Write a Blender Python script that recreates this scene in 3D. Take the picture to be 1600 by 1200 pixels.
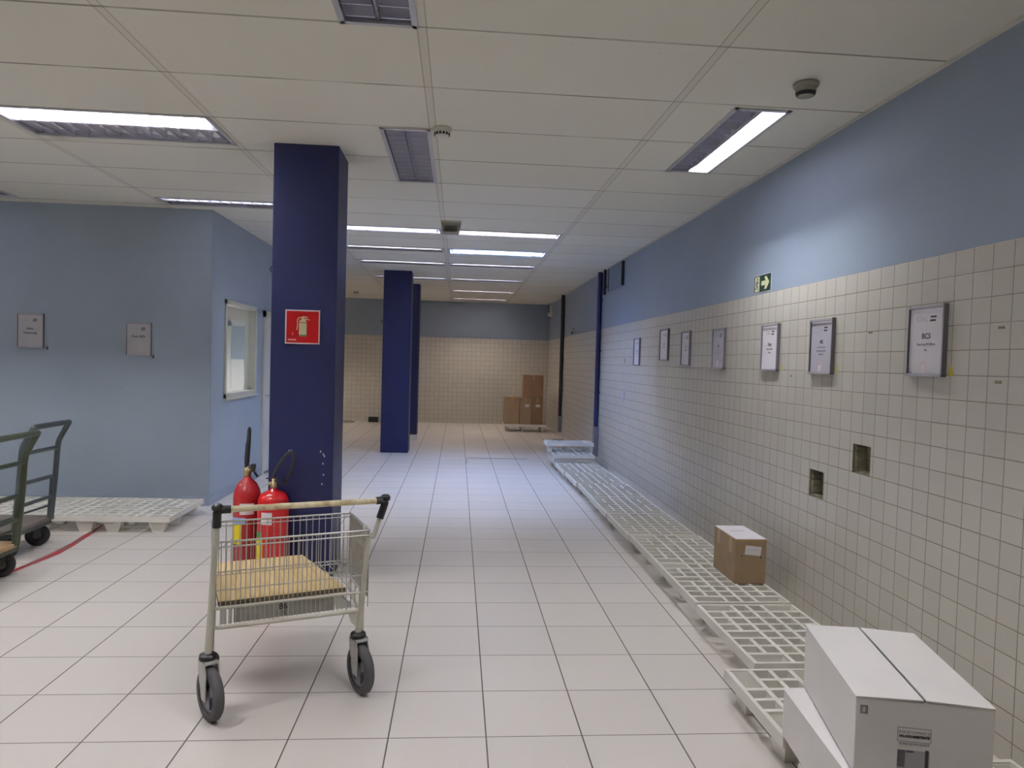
import bpy, bmesh, math, random
from mathutils import Vector, Matrix
random.seed(7)
PI = math.pi
scene = bpy.context.scene
for o in list(bpy.data.objects):
    bpy.data.objects.remove(o, do_unlink=True)
COL = scene.collection

# ------------------------------------------------------------------ camera
CAM_H = 1.4387
R0 = Vector((0.99663617, -0.07693729, 0.02823108))
R1 = Vector((0.02568855, -0.03383862, -0.99909712))
R2 = Vector((0.07782313, 0.99646154, -0.03174838))
cam_data = bpy.data.cameras.new('camera')
cam = bpy.data.objects.new('camera', cam_data)
COL.objects.link(cam)
cam.matrix_world = Matrix(((R0[0], -R1[0], -R2[0], 0.0), (R0[1], -R1[1], -R2[1], 0.0), (R0[2], -R1[2], -R2[2], CAM_H), (0, 0, 0, 1)))
cam_data.sensor_width = 36.0
cam_data.lens = 1091.8 / 1600 * 36.0
cam_data.clip_start = 0.05
cam_data.clip_end = 100
scene.camera = cam

# ------------------------------------------------------------------ world, exposure
world = bpy.data.worlds.new('world')
scene.world = world
world.use_nodes = True
world.node_tree.nodes['Background'].inputs[0].default_value = (0.5, 0.5, 0.5, 1)
world.node_tree.nodes['Background'].inputs[1].default_value = 0.0
vs = scene.view_settings
vs.view_transform = 'Standard'
vs.look = 'None'
vs.gamma = 1
vs.use_curve_mapping = False
vs.exposure = 1.42
scene.cycles.use_denoising = True
scene.cycles.max_bounces = 8
scene.cycles.diffuse_bounces = 5
scene.cycles.glossy_bounces = 4
scene.cycles.transmission_bounces = 6
scene.cycles.transparent_max_bounces = 8
scene.cycles.sample_clamp_indirect = 6.0
scene.cycles.caustics_reflective = True
scene.cycles.blur_glossy = 1.0

# tube strengths (W/m2 like radiance units) of the luminaires of the room
E_MAIN = 60.0     # lit tubes over the front of the hall, the added lights too
E_COOL = 145.0     # the bluish tube further down
E_WARM = 75.0     # warm tubes at the far end
E_DIM = 13.0       # tubes glowing weakly

# ------------------------------------------------------------------ dimensions
ZC = 2.7731      # ceiling
XW = 2.0641      # right wall
YB = 16.04       # far wall
XL = -6.5        # left end
YF = -9.0        # wall behind the camera
ZT = 1.9517      # top of tiling
WT = 0.1035      # wall tile module
WY0 = 2.4745     # a vertical joint
FT = 0.37157
FX0, FY0 = -0.2275, 2.630
YBOOTH = 6.755
XBOOTH = -2.31
YBOOTH2 = 11.0
CX0, CA, CY0, CB = -0.1798, 1.25, 2.877, 0.6197

# ------------------------------------------------------------------ node helpers
def srgb(r, g, b):
    def f(c):
        c = c / 255.0
        return c / 12.92 if c <= 0.04045 else ((c + 0.055) / 1.055) ** 2.4
    return (f(r), f(g), f(b), 1.0)

class NT:
    def __init__(self, name):
        self.mat = bpy.data.materials.new(name)
        self.mat.use_nodes = True
        self.nt = self.mat.node_tree
        self.b = self.nt.nodes['Principled BSDF']
        self._obj = None
    def n(self, typ, **kw):
        nd = self.nt.nodes.new(typ)
        for k, v in kw.items():
            setattr(nd, k, v)
        return nd
    def set(self, sock, v):
        if hasattr(v, 'is_output') or isinstance(v, bpy.types.NodeSocket):
            self.nt.links.new(v, sock)
        else:
            sock.default_value = v
    def math(self, op, a, b=None, c=None, clamp=False):
        nd = self.n('ShaderNodeMath', operation=op, use_clamp=clamp)
        self.set(nd.inputs[0], a)
        if b is not None: self.set(nd.inputs[1], b)
        if c is not None: self.set(nd.inputs[2], c)
        return nd.outputs[0]
    def obj(self):
        if self._obj is None:
            self._obj = self.n('ShaderNodeTexCoord').outputs['Object']
        return self._obj
    def sep(self):
        s = self.n('ShaderNodeSeparateXYZ')
        self.nt.links.new(self.obj(), s.inputs[0])
        return s.outputs
    def noise(self, scale, detail=3, rough=0.5, vec=None):
        nd = self.n('ShaderNodeTexNoise')
        self.nt.links.new(vec if vec is not None else self.obj(), nd.inputs['Vector'])
        nd.inputs['Scale'].default_value = scale
        nd.inputs['Detail'].default_value = detail
        nd.inputs['Roughness'].default_value = rough
        return nd.outputs['Fac']
    def mix(self, fac, a, b):
        nd = self.n('ShaderNodeMix', data_type='RGBA')
        self.set(nd.inputs[0], fac)
        self.set(nd.inputs[6], a)
        self.set(nd.inputs[7], b)
        return nd.outputs[2]
    def ramp(self, fac, lo, hi):
        nd = self.n('ShaderNodeMapRange')
        self.set(nd.inputs[0], fac)
        nd.inputs[1].default_value = lo
        nd.inputs[2].default_value = hi
        return nd.outputs[0]
    def bump(self, h, strength=0.3, dist=0.002):
        nd = self.n('ShaderNodeBump')
        nd.inputs['Strength'].default_value = strength
        nd.inputs['Distance'].default_value = dist
        self.set(nd.inputs['Height'], h)
        self.nt.links.new(nd.outputs[0], self.b.inputs['Normal'])

def mat(name, col, rough=0.5, metal=0.0, var=0.06, scale=8.0, bump=0.0, bscale=60.0, spec=0.5, coat=0.0):
    t = NT(name)
    c = Vector(col[:3])
    f = t.ramp(t.noise(scale, 4), 0.3, 0.7)
    a = (c[0] * (1 - var), c[1] * (1 - var), c[2] * (1 - var), 1)
    b = (min(1, c[0] * (1 + var)), min(1, c[1] * (1 + var)), min(1, c[2] * (1 + var)), 1)
    t.set(t.b.inputs['Base Color'], t.mix(f, a, b))
    t.b.inputs['Roughness'].default_value = rough
    t.b.inputs['Metallic'].default_value = metal
    t.b.inputs['Specular IOR Level'].default_value = spec
    t.b.inputs['Coat Weight'].default_value = coat
    if bump > 0:
        t.bump(t.noise(bscale, 3), bump, 0.002)
    return t.mat

def emit_mat(name, col, strength, base=(0.85, 0.85, 0.85, 1)):
    t = NT(name)
    t.b.inputs['Base Color'].default_value = base
    t.b.inputs['Roughness'].default_value = 0.3
    t.b.inputs['Emission Color'].default_value = col
    t.b.inputs['Emission Strength'].default_value = strength
    return t.mat

def tile_mat(name, ua, va, u0, v0, su, sv, gu, gv, tile, grout, rough=0.3, var=0.06, stain=0.1, groutbump=0.5, groutvar=0.15, spec=0.5, stain_col=None):
    """tiles on the plane of two object axes: per-tile tone, worn joints, faint stains"""
    t = NT(name)
    s = t.sep()
    u = t.math('DIVIDE', t.math('SUBTRACT', s[ua], u0), su)
    v = t.math('DIVIDE', t.math('SUBTRACT', s[va], v0), sv)
    fu = t.math('FRACT', u); fv = t.math('FRACT', v)
    du = t.math('MULTIPLY', t.math('MINIMUM', fu, t.math('SUBTRACT', 1.0, fu)), su)
    dv = t.math('MULTIPLY', t.math('MINIMUM', fv, t.math('SUBTRACT', 1.0, fv)), sv)
    mu = t.math('MULTIPLY', t.math('SUBTRACT', gu / 2 + 0.0008, du), 1 / 0.0016, clamp=True)
    mv = t.math('MULTIPLY', t.math('SUBTRACT', gv / 2 + 0.0008, dv), 1 / 0.0016, clamp=True)
    m = t.math('MAXIMUM', mu, mv)
    comb = t.n('ShaderNodeCombineXYZ')
    t.set(comb.inputs[0], t.math('FLOOR', u)); t.set(comb.inputs[1], t.math('FLOOR', v))
    wn = t.n('ShaderNodeTexWhiteNoise', noise_dimensions='3D')
    t.nt.links.new(comb.outputs[0], wn.inputs['Vector'])
    c = Vector(tile[:3])
    a = tuple(c * (1 - var)) + (1,); b = tuple(min(1, x) for x in c * (1 + var)) + (1,)
    base = t.mix(wn.outputs['Value'], a, b)
    st = t.math('MULTIPLY', t.ramp(t.noise(1.7, 6, 0.62), 0.5, 0.75), stain, clamp=True)
    base = t.mix(st, base, stain_col or tuple(c * 0.72) + (1,))
    g = Vector(grout[:3])
    gn = t.noise(3.0, 3)
    gc = t.mix(t.ramp(gn, 0.3, 0.7), tuple(g * (1 - groutvar)) + (1,), tuple(g * (1 + groutvar)) + (1,))
    t.set(t.b.inputs['Base Color'], t.mix(m, base, gc))
    rr = t.math('ADD', t.math('MULTIPLY', t.noise(2.0, 3), 0.04), rough - 0.02)
    t.set(t.b.inputs['Roughness'], t.math('ADD', rr, t.math('MULTIPLY', m, 0.4), clamp=True))
    t.b.inputs['Specular IOR Level'].default_value = spec
    h = t.math('SUBTRACT', 1.0, m)
    t.bump(h, groutbump, 0.0015)
    return t.mat

# ------------------------------------------------------------------ mesh helpers
class MB:
    def __init__(self):
        self.v = []; self.f = []; self.mi = []; self.sm = []
    def add(self, verts, faces, m=0, smooth=False):
        n = len(self.v)
        self.v += [tuple(p) for p in verts]
        for f in faces:
            self.f.append([i + n for i in f]); self.mi.append(m); self.sm.append(smooth)
        return self
    def box(self, x0, x1, y0, y1, z0, z1, m=0, M=None, ch=0.0):
        if ch > 0:
            bm = bmesh.new()
            bmesh.ops.create_cube(bm, size=1.0)
            for v in bm.verts:
                v.co = Vector((x0 + (v.co.x + .5) * (x1 - x0), y0 + (v.co.y + .5) * (y1 - y0), z0 + (v.co.z + .5) * (z1 - z0)))
            bmesh.ops.bevel(bm, geom=list(bm.edges), offset=ch, segments=2, affect='EDGES', profile=0.5)
            bm.verts.index_update()
            vs_ = [v.co.copy() for v in bm.verts]; fs = [[v.index for v in f.verts] for f in bm.faces]
            bm.free()
        else:
            vs_ = [Vector((x, y, z)) for z in (z0, z1) for y in (y0, y1) for x in (x0, x1)]
            fs = [(0, 2, 3, 1), (4, 5, 7, 6), (0, 1, 5, 4), (2, 6, 7, 3), (0, 4, 6, 2), (1, 3, 7, 5)]
        if M is not None: vs_ = [M @ p for p in vs_]
        return self.add(vs_, fs, m)
    def hexa(self, p, m=0):
        """8 points: bottom 4 (ccw) then top 4"""
        return self.add(p, [(3, 2, 1, 0), (4, 5, 6, 7), (0, 1, 5, 4), (1, 2, 6, 5), (2, 3, 7, 6), (3, 0, 4, 7)], m)
    def quad(self, a, b, c, d, m=0):
        return self.add([a, b, c, d], [(0, 1, 2, 3)], m)
    def tube(self, pts, r, n=10, m=0, caps=True, closed=False):
        pts = [Vector(p) for p in pts]
        rs = r if isinstance(r, (list, tuple)) else [r] * len(pts)
        k = len(pts); rings = []
        prev = None
        for i, p in enumerate(pts):
            if closed:
                d = (pts[(i + 1) % k] - pts[i - 1])
            elif i == 0: d = pts[1] - p
            elif i == k - 1: d = p - pts[i - 1]
            else: d = (pts[i + 1] - p).normalized() + (p - pts[i - 1]).normalized()
            d = d.normalized() if d.length > 1e-9 else Vector((0, 0, 1))
            if prev is None:
                a = Vector((0, 0, 1)) if abs(d.z) < 0.9 else Vector((1, 0, 0))
                x = d.cross(a).normalized()
            else:
                x = (prev - d * prev.dot(d))
                x = x.normalized() if x.length > 1e-6 else d.orthogonal().normalized()
            y = d.cross(x).normalized()
            prev = x
            rings.append([p + x * math.cos(2 * PI * j / n) * rs[i] + y * math.sin(2 * PI * j / n) * rs[i] for j in range(n)])
        vv = [q for rg in rings for q in rg]
        ff = []
        for i in range(k if closed else k - 1):
            a = i * n; b = ((i + 1) % k) * n
            for j in range(n):
                ff.append((a + j, a + (j + 1) % n, b + (j + 1) % n, b + j))
        self.add(vv, ff, m, True)
        if caps and not closed:
            self.add(rings[0], [tuple(range(n))[::-1]], m)
            self.add(rings[-1], [tuple(range(n))], m)
        return self
    def lathe(self, prof, c=(0, 0, 0), n=28, m=0, M=None, smooth=True):
        c = Vector(c); vv = []
        for (r, z) in prof:
            for j in range(n):
                vv.append(Vector((r * math.cos(2 * PI * j / n), r * math.sin(2 * PI * j / n), z)))
        vv = [(M @ p if M is not None else p) + c for p in vv]
        ff = []
        for i in range(len(prof) - 1):
            for j in range(n):
                ff.append((i * n + j, i * n + (j + 1) % n, (i + 1) * n + (j + 1) % n, (i + 1) * n + j))
        self.add(vv, ff, m, smooth)
        return self
    def build(self, name, mats, parent=None, **tags):
        me = bpy.data.meshes.new(name)
        me.from_pydata(self.v, [], self.f)
        if not isinstance(mats, (list, tuple)): mats = [mats]
        for x in mats: me.materials.append(x)
        for p, mi, sm in zip(me.polygons, self.mi, self.sm):
            p.material_index = mi; p.use_smooth = sm
        bm = bmesh.new(); bm.from_mesh(me)
        bmesh.ops.recalc_face_normals(bm, faces=bm.faces)
        bm.to_mesh(me); bm.free()
        me.update()
        o = bpy.data.objects.new(name, me)
        COL.objects.link(o)
        if parent is not None: o.parent = parent
        for k, v in tags.items(): o[k] = v
        return o

def root(name, loc, label, cat, group=None, rz=0.0, rot=None):
    o = bpy.data.objects.new(name, None)
    o.empty_display_size = 0.05
    COL.objects.link(o)
    o.location = loc
    if rot is not None: o.rotation_euler = rot
    else: o.rotation_euler = (0, 0, rz)
    o['label'] = label; o['category'] = cat
    if group: o['group'] = group
    return o

def copy_thing(src, loc, label, group=None, rz=None, rot=None):
    r = src.copy(); COL.objects.link(r)
    r.location = loc; r['label'] = label
    if rz is not None: r.rotation_euler = (0, 0, rz)
    if rot is not None: r.rotation_euler = rot
    if group: r['group'] = group
    for ch in list(src.children):
        c = ch.copy(); COL.objects.link(c); c.parent = r
        for g in list(ch.children):
            d = g.copy(); COL.objects.link(d); d.parent = c
    return r

def text(name, s, size, m, parent, loc, align='CENTER', ext=0.0004, sx=1.0, bold=0.0, rot=None):
    """lettering as a mesh lying in the parent's XY plane"""
    cu = bpy.data.curves.new(name + '_curve', 'FONT')
    cu.body = s; cu.size = size; cu.align_x = align; cu.align_y = 'CENTER'
    cu.extrude = ext; cu.offset = bold; cu.resolution_u = 3
    tmp = bpy.data.objects.new(name + '_tmp', cu)
    COL.objects.link(tmp)
    dg = bpy.context.evaluated_depsgraph_get()
    me = bpy.data.meshes.new_from_object(tmp.evaluated_get(dg))
    bpy.data.objects.remove(tmp, do_unlink=True)
    bpy.data.curves.remove(cu)
    me.materials.clear(); me.materials.append(m)
    me.name = name
    o = bpy.data.objects.new(name, me)
    COL.objects.link(o)
    o.parent = parent; o.location = loc; o.scale = (sx, 1, 1)
    if rot: o.rotation_euler = rot
    return o

def arc(c, r, a0, a1, n, plane='xz', y=0.0):
    out = []
    for i in range(n + 1):
        a = a0 + (a1 - a0) * i / n
        if plane == 'xz': out.append((c[0] + r * math.cos(a), y, c[1] + r * math.sin(a)))
        elif plane == 'xy': out.append((c[0] + r * math.cos(a), c[1] + r * math.sin(a), y))
        else: out.append((y, c[0] + r * math.cos(a), c[1] + r * math.sin(a)))
    return out

def fillet(pts, r, n=5):
    """round the inner corners of a polyline"""
    pts = [Vector(p) for p in pts]; out = [pts[0]]
    for i in range(1, len(pts) - 1):
        a, b, c = pts[i - 1], pts[i], pts[i + 1]
        u = (a - b); w = (c - b)
        rr = min(r, u.length * .45, w.length * .45)
        p, q = b + u.normalized() * rr, b + w.normalized() * rr
        for k in range(n + 1):
            t = k / n
            out.append((1 - t) ** 2 * p + 2 * t * (1 - t) * b + t * t * q)
    out.append(pts[-1])
    return out

ROT_RIGHT = Matrix(((0, 0, -1), (-1, 0, 0), (0, 1, 0))).to_euler()     # things hung on the right wall: x to the viewer's right, y up
ROT_FRONT = (PI / 2, 0, 0)                                             # things hung on a wall that faces the camera

# ------------------------------------------------------------------ materials
M = {}
M['floor'] = tile_mat('floor_tile', 0, 1, FX0, FY0, FT, FT, 0.0055, 0.0042, srgb(214, 207, 200), srgb(88, 80, 74), rough=0.34, var=0.03, stain=0.05, groutbump=0.35, groutvar=0.3, spec=0.5)
M['tile_r'] = tile_mat('wall_tile_side', 1, 2, WY0, ZT, WT, WT, 0.0038, 0.0038, srgb(206, 201, 190), srgb(142, 131, 114), rough=0.3, var=0.03, stain=0.12, groutbump=0.6, groutvar=0.12)
M['tile_b'] = tile_mat('wall_tile_end', 0, 2, XW, ZT, WT, WT, 0.0038, 0.0038, srgb(206, 201, 190), srgb(142, 131, 114), rough=0.3, var=0.03, stain=0.1, groutbump=0.6, groutvar=0.12)

def paint_mat(name, col, rough=0.45):
    t = NT(name)
    c = Vector(col[:3])
    f = t.ramp(t.noise(1.3, 5, 0.6), 0.3, 0.7)
    base = t.mix(f, tuple(c * 0.95) + (1,), tuple(c * 1.05) + (1,))
    sp = t.math('GREATER_THAN', t.noise(38.0, 2), 0.765)
    base = t.mix(t.math('MULTIPLY', sp, 0.35), base, tuple(c * 1.5) + (1,))
    t.set(t.b.inputs['Base Color'], base)
    t.b.inputs['Roughness'].default_value = rough
    # roller strokes
    mp = t.n('ShaderNodeMapping'); mp.inputs['Scale'].default_value = (3, 3, 14)
    t.nt.links.new(t.obj(), mp.inputs[0])
    t.bump(t.math('ADD', t.noise(9.0, 4, 0.6, mp.outputs[0]), t.noise(90, 2)), 0.16, 0.003)
    return t.mat
M['blue_wall'] = paint_mat('light_blue_paint', srgb(151, 164, 181))
M['booth_wall'] = paint_mat('grey_blue_paint', srgb(160, 173, 187))
M['plain_wall'] = paint_mat('cream_paint', srgb(205, 200, 188))
M['pillar'] = paint_mat('navy_paint', srgb(21, 27, 76), 0.5)

def ceiling_mat():
    t = NT('mineral_ceiling_tile')
    s = t.sep()
    u = t.math('DIVIDE', t.math('SUBTRACT', s[0], CX0), CA)
    v = t.math('DIVIDE', t.math('SUBTRACT', s[1], CY0), CB)
    fu = t.math('FRACT', u); fv = t.math('FRACT', v)
    du = t.math('MULTIPLY', t.math('MINIMUM', fu, t.math('SUBTRACT', 1.0, fu)), CA)
    dv = t.math('MULTIPLY', t.math('MINIMUM', fv, t.math('SUBTRACT', 1.0, fv)), CB)
    # main runners along the hall (a broad pale bar with shadow edges), cross joints thin and dark
    run = t.math('LESS_THAN', du, 0.016)
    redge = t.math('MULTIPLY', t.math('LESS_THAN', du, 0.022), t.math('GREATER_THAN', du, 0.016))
    cross = t.math('MULTIPLY', t.math('SUBTRACT', 0.009, dv), 250.0, clamp=True)
    cross = t.math('MULTIPLY', cross, t.ramp(t.noise(2.2, 3), 0.2, 0.6), clamp=True)
    comb = t.n('ShaderNodeCombineXYZ')
    t.set(comb.inputs[0], t.math('FLOOR', u)); t.set(comb.inputs[1], t.math('FLOOR', v))
    wn = t.n('ShaderNodeTexWhiteNoise', noise_dimensions='3D')
    t.nt.links.new(comb.outputs[0], wn.inputs['Vector'])
    base = t.mix(wn.outputs['Value'], srgb(219, 217, 205), srgb(226, 224, 214))
    st = t.math('MULTIPLY', t.ramp(t.noise(1.1, 5, 0.6), 0.5, 0.72), 0.35, clamp=True)
    base = t.mix(st, base, srgb(219, 213, 198))
    spk = t.math('MULTIPLY', t.math('GREATER_THAN', t.noise(26.0, 2), 0.72), 0.12)
    base = t.mix(spk, base, srgb(150, 146, 136))
    base = t.mix(t.math('MULTIPLY', run, 0.8), base, srgb(214, 210, 199))
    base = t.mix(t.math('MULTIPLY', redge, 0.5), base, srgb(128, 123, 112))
    base = t.mix(t.math('MULTIPLY', cross, 0.75), base, srgb(112, 108, 98))
    t.set(t.b.inputs['Base Color'], base)
    t.b.inputs['Roughness'].default_value = 0.85
    t.b.inputs['Specular IOR Level'].default_value = 0.2
    t.bump(t.math('SUBTRACT', t.noise(140.0, 3), t.math('MAXIMUM', cross, redge)), 0.25, 0.002)
    return t.mat
M['ceiling'] = ceiling_mat()

M['mortar'] = mat('olive_mortar', srgb(140, 134, 112), 0.9, var=0.25, scale=30, bump=0.8, bscale=80)
M['white_plastic'] = mat('white_pallet_plastic', srgb(222, 219, 210), 0.45, var=0.05, scale=5)
M['white_card'] = mat('white_coated_cardboard', srgb(226, 222, 220), 0.55, var=0.04, scale=4, bump=0.1, bscale=25)
M['white_card_in'] = mat('raw_cardboard_edge', srgb(180, 160, 130), 0.8)
M['brown_card'] = mat('brown_cardboard', srgb(158, 134, 104), 0.75, var=0.09, scale=5, bump=0.15, bscale=30)
M['brown_card2'] = mat('dark_brown_cardboard', srgb(144, 112, 82), 0.75, var=0.1, scale=5, bump=0.15, bscale=30)
M['tape'] = mat('brown_packing_tape', srgb(172, 138, 98), 0.3, var=0.04)
M['paper'] = mat('white_paper', srgb(222, 218, 222), 0.6, var=0.02)
M['ink'] = mat('black_ink', srgb(52, 50, 54), 0.6, var=0.05)
M['greyink'] = mat('grey_ink', srgb(150, 148, 152), 0.6, var=0.05)
M['lightink'] = mat('pale_grey_ink', srgb(184, 182, 186), 0.6, var=0.05)
M['chrome'] = mat('zinc_wire', srgb(186, 186, 182), 0.33, metal=0.75, var=0.08, scale=30)
M['zinc'] = mat('galvanised_steel', srgb(184, 184, 180), 0.4, metal=0.35, var=0.1, scale=20)
M['creamtube'] = mat('painted_frame_tube', srgb(196, 192, 178), 0.4, metal=0.15, var=0.08, scale=12)
M['rubber'] = mat('black_rubber', srgb(44, 43, 45), 0.6, var=0.12, scale=15)
M['tyre'] = mat('grey_rubber_tyre', srgb(74, 72, 74), 0.65, var=0.1, scale=15)
M['rim'] = mat('grey_plastic_rim', srgb(120, 120, 128), 0.5, var=0.08)
M['hub'] = mat('dark_hub', srgb(58, 58, 70), 0.5)
M['black'] = mat('black_plastic', srgb(30, 29, 31), 0.4, var=0.1)
M['red'] = mat('red_enamel', srgb(196, 22, 28), 0.28, var=0.05, coat=0.3)
M['darkred'] = mat('worn_red_enamel', srgb(160, 30, 32), 0.35, var=0.08, coat=0.2)
M['brass'] = mat('brass_valve', srgb(180, 160, 120), 0.35, metal=0.7)
M['yellow'] = mat('yellow_label', srgb(226, 206, 30), 0.5, var=0.03)
M['bluelab'] = mat('blue_label', srgb(150, 180, 225), 0.5, var=0.03)
M['greenlab'] = mat('green_label', srgb(70, 160, 90), 0.5, var=0.03)
M['signred'] = mat('sign_red', srgb(190, 20, 24), 0.35, var=0.03)
M['signcream'] = mat('photoluminescent_cream', srgb(216, 214, 170), 0.5, var=0.03)
M['signwhite'] = mat('sign_white', srgb(236, 220, 218), 0.4, var=0.02)
M['signgreen'] = mat('sign_dark_green', srgb(30, 62, 38), 0.4, var=0.05)
M['signgrey'] = mat('sign_edge', srgb(196, 200, 212), 0.4, var=0.02)
M['conduit'] = mat('navy_conduit_paint', srgb(30, 36, 88), 0.35, var=0.06)
M['darkconduit'] = mat('dark_conduit', srgb(34, 30, 34), 0.35, var=0.06)
M['greybox'] = mat('grey_metal_box', srgb(128, 128, 134), 0.45, metal=0.2, var=0.06)
M['panelgrey'] = mat('grey_blue_panel', srgb(122, 140, 160), 0.5, var=0.05)
M['trolley'] = mat('grey_green_steel', srgb(78, 86, 88), 0.35, metal=0.35, var=0.15, scale=12)
M['trolley2'] = mat('olive_green_steel', srgb(66, 74, 56), 0.35, metal=0.3, var=0.2, scale=12)
M['trolleydeck'] = mat('worn_grey_deck', srgb(112, 104, 98), 0.6, var=0.15, scale=10)
M['trolleydeck2'] = mat('worn_plywood_deck', srgb(168, 138, 98), 0.6, var=0.15, scale=10)
M['redpaint'] = None
M['detector'] = mat('cream_detector_plastic', srgb(206, 204, 192), 0.4, var=0.03)
M['detgrey'] = mat('grey_detector_plastic', srgb(150, 148, 136), 0.4, var=0.05)
M['slot'] = mat('dark_slot', srgb(38, 38, 36), 0.6)
M['doorwhite'] = mat('white_door_paint', srgb(214, 214, 212), 0.4, var=0.03)
M['frame_cream'] = mat('cream_frame_paint', srgb(204, 202, 190), 0.4, var=0.04)
M['base_grey'] = mat('pale_blue_baseboard', srgb(150, 160, 176), 0.45, var=0.05)
M['base_white'] = mat('white_plinth', srgb(212, 210, 208), 0.4, var=0.04)
M['cover_grey'] = mat('aluminium_strip', srgb(190, 188, 180), 0.35, metal=0.6, var=0.05)
M['fix_frame'] = mat('luminaire_frame', srgb(188, 188, 190), 0.4, metal=0.3, var=0.04)
def aluminium(name, col, rough):
    t = NT(name)
    t.set(t.b.inputs['Base Color'], t.mix(t.ramp(t.noise(9, 3), 0.3, 0.7), tuple(Vector(col[:3]) * .9) + (1,), col))
    t.b.inputs['Metallic'].default_value = 0.65
    t.b.inputs['Roughness'].default_value = rough
    t.bump(t.noise(18, 3), 0.25, 0.004)
    return t.mat
M['reflector'] = aluminium('brushed_reflector', srgb(226, 226, 236), 0.25)
M['tube_main'] = emit_mat('lit_fluorescent_tube', (1.0, 0.985, 0.975, 1), E_MAIN)  # tubes of the unseen lights added over the hall
M['tube_strong'] = emit_mat('strong_fluorescent_tube', (0.97, 0.98, 1.0, 1), E_MAIN * 1.7)
M['tube_faint'] = emit_mat('faint_tube', (0.95, 0.96, 1.0, 1), E_DIM * 0.4)
M['tube_booth'] = emit_mat('booth_tube', (1.0, 0.97, 0.90, 1), E_MAIN * 3.2)  # tubes of the unseen light added to brighten the booth
M['tube_mid'] = emit_mat('bluish_white_tube', (0.86, 0.91, 1.0, 1), E_DIM * 2.4)
M['tube_soft'] = emit_mat('softly_lit_tube', (0.93, 0.95, 1.0, 1), E_MAIN * 0.75)
M['tube_cool'] = emit_mat('cool_fluorescent_tube', (0.34, 0.52, 1.0, 1), E_COOL)
M['tube_warm'] = emit_mat('warm_fluorescent_tube', (1.0, 0.86, 0.74, 1), E_WARM)
M['tube_dim'] = emit_mat('weak_fluorescent_tube', (1.0, 0.96, 0.90, 1), E_DIM)
M['tube_off'] = mat('unlit_fluorescent_tube', srgb(225, 225, 228), 0.25, var=0.02)

def glass_mat():
    t = NT('clear_acrylic')
    t.b.inputs['Base Color'].default_value = (0.92, 0.94, 0.95, 1)
    t.b.inputs['Roughness'].default_value = 0.06
    tr = t.n('ShaderNodeBsdfTransparent')
    tr.inputs[0].default_value = (0.95, 0.97, 0.98, 1)
    mx = t.n('ShaderNodeMixShader')
    lw = t.n('ShaderNodeLayerWeight'); lw.inputs[0].default_value = 0.25
    f = t.math('ADD', t.math('MULTIPLY', lw.outputs['Fresnel'], 0.25), 0.02, clamp=True)
    t.set(mx.inputs[0], f)
    t.nt.links.new(tr.outputs[0], mx.inputs[1]); t.nt.links.new(t.b.outputs[0], mx.inputs[2])
    out = t.nt.nodes['Material Output']
    t.nt.links.new(mx.outputs[0], out.inputs[0])
    return t.mat
M['glass'] = glass_mat()
M['acrylic'] = mat('greyish_acrylic', srgb(186, 184, 190), 0.2, var=0.03)
M['acrylic_edge'] = mat('acrylic_edge', srgb(120, 116, 122), 0.2, var=0.03)

def board_mat():
    t = NT('plywood_board')
    mp = t.n('ShaderNodeMapping'); mp.inputs['Scale'].default_value = (26, 2.0, 6)
    t.nt.links.new(t.obj(), mp.inputs[0])
    f = t.ramp(t.noise(1.6, 5, 0.6, mp.outputs[0]), 0.3, 0.7)
    base = t.mix(f, srgb(196, 168, 116), srgb(222, 196, 146))
    t.set(t.b.inputs['Base Color'], base)
    t.b.inputs['Roughness'].default_value = 0.6
    return t.mat
M['board'] = board_mat()
M['board_edge'] = mat('dark_board_edge', srgb(112, 98, 74), 0.8, var=0.3, scale=50)

def handle_mat():
    t = NT('worn_cream_handle')
    f = t.ramp(t.noise(14, 4, 0.6), 0.45, 0.62)
    t.set(t.b.inputs['Base Color'], t.mix(f, srgb(222, 212, 176), srgb(186, 160, 122)))
    t.b.inputs['Roughness'].default_value = 0.45
    return t.mat
M['handle'] = handle_mat()

def redline_mat():
    t = NT('worn_red_floor_paint')
    f = t.ramp(t.noise(6, 5, 0.65), 0.42, 0.6)
    t.set(t.b.inputs['Base Color'], t.mix(f, srgb(170, 44, 52), srgb(128, 92, 88)))
    t.b.inputs['Roughness'].default_value = 0.5
    return t.mat
M['redpaint'] = redline_mat()

# ------------------------------------------------------------------ planes with openings
def grid_plane(mb, us, vs_, place, skip, mfn=lambda u, v: 0):
    us = sorted(set(round(u, 5) for u in us)); vs_ = sorted(set(round(v, 5) for v in vs_))
    for i in range(len(us) - 1):
        for j in range(len(vs_) - 1):
            uc = (us[i] + us[i + 1]) / 2; vc = (vs_[j] + vs_[j + 1]) / 2
            if any(a < uc < b and c < vc < d for (a, b, c, d) in skip): continue
            mb.quad(place(us[i], vs_[j]), place(us[i + 1], vs_[j]), place(us[i + 1], vs_[j + 1]), place(us[i], vs_[j + 1]), mfn(uc, vc))

def structure(o, label=None, cat=None):
    o['kind'] = 'structure'
    if label: o['label'] = label
    if cat: o['category'] = cat
    return o

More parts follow.
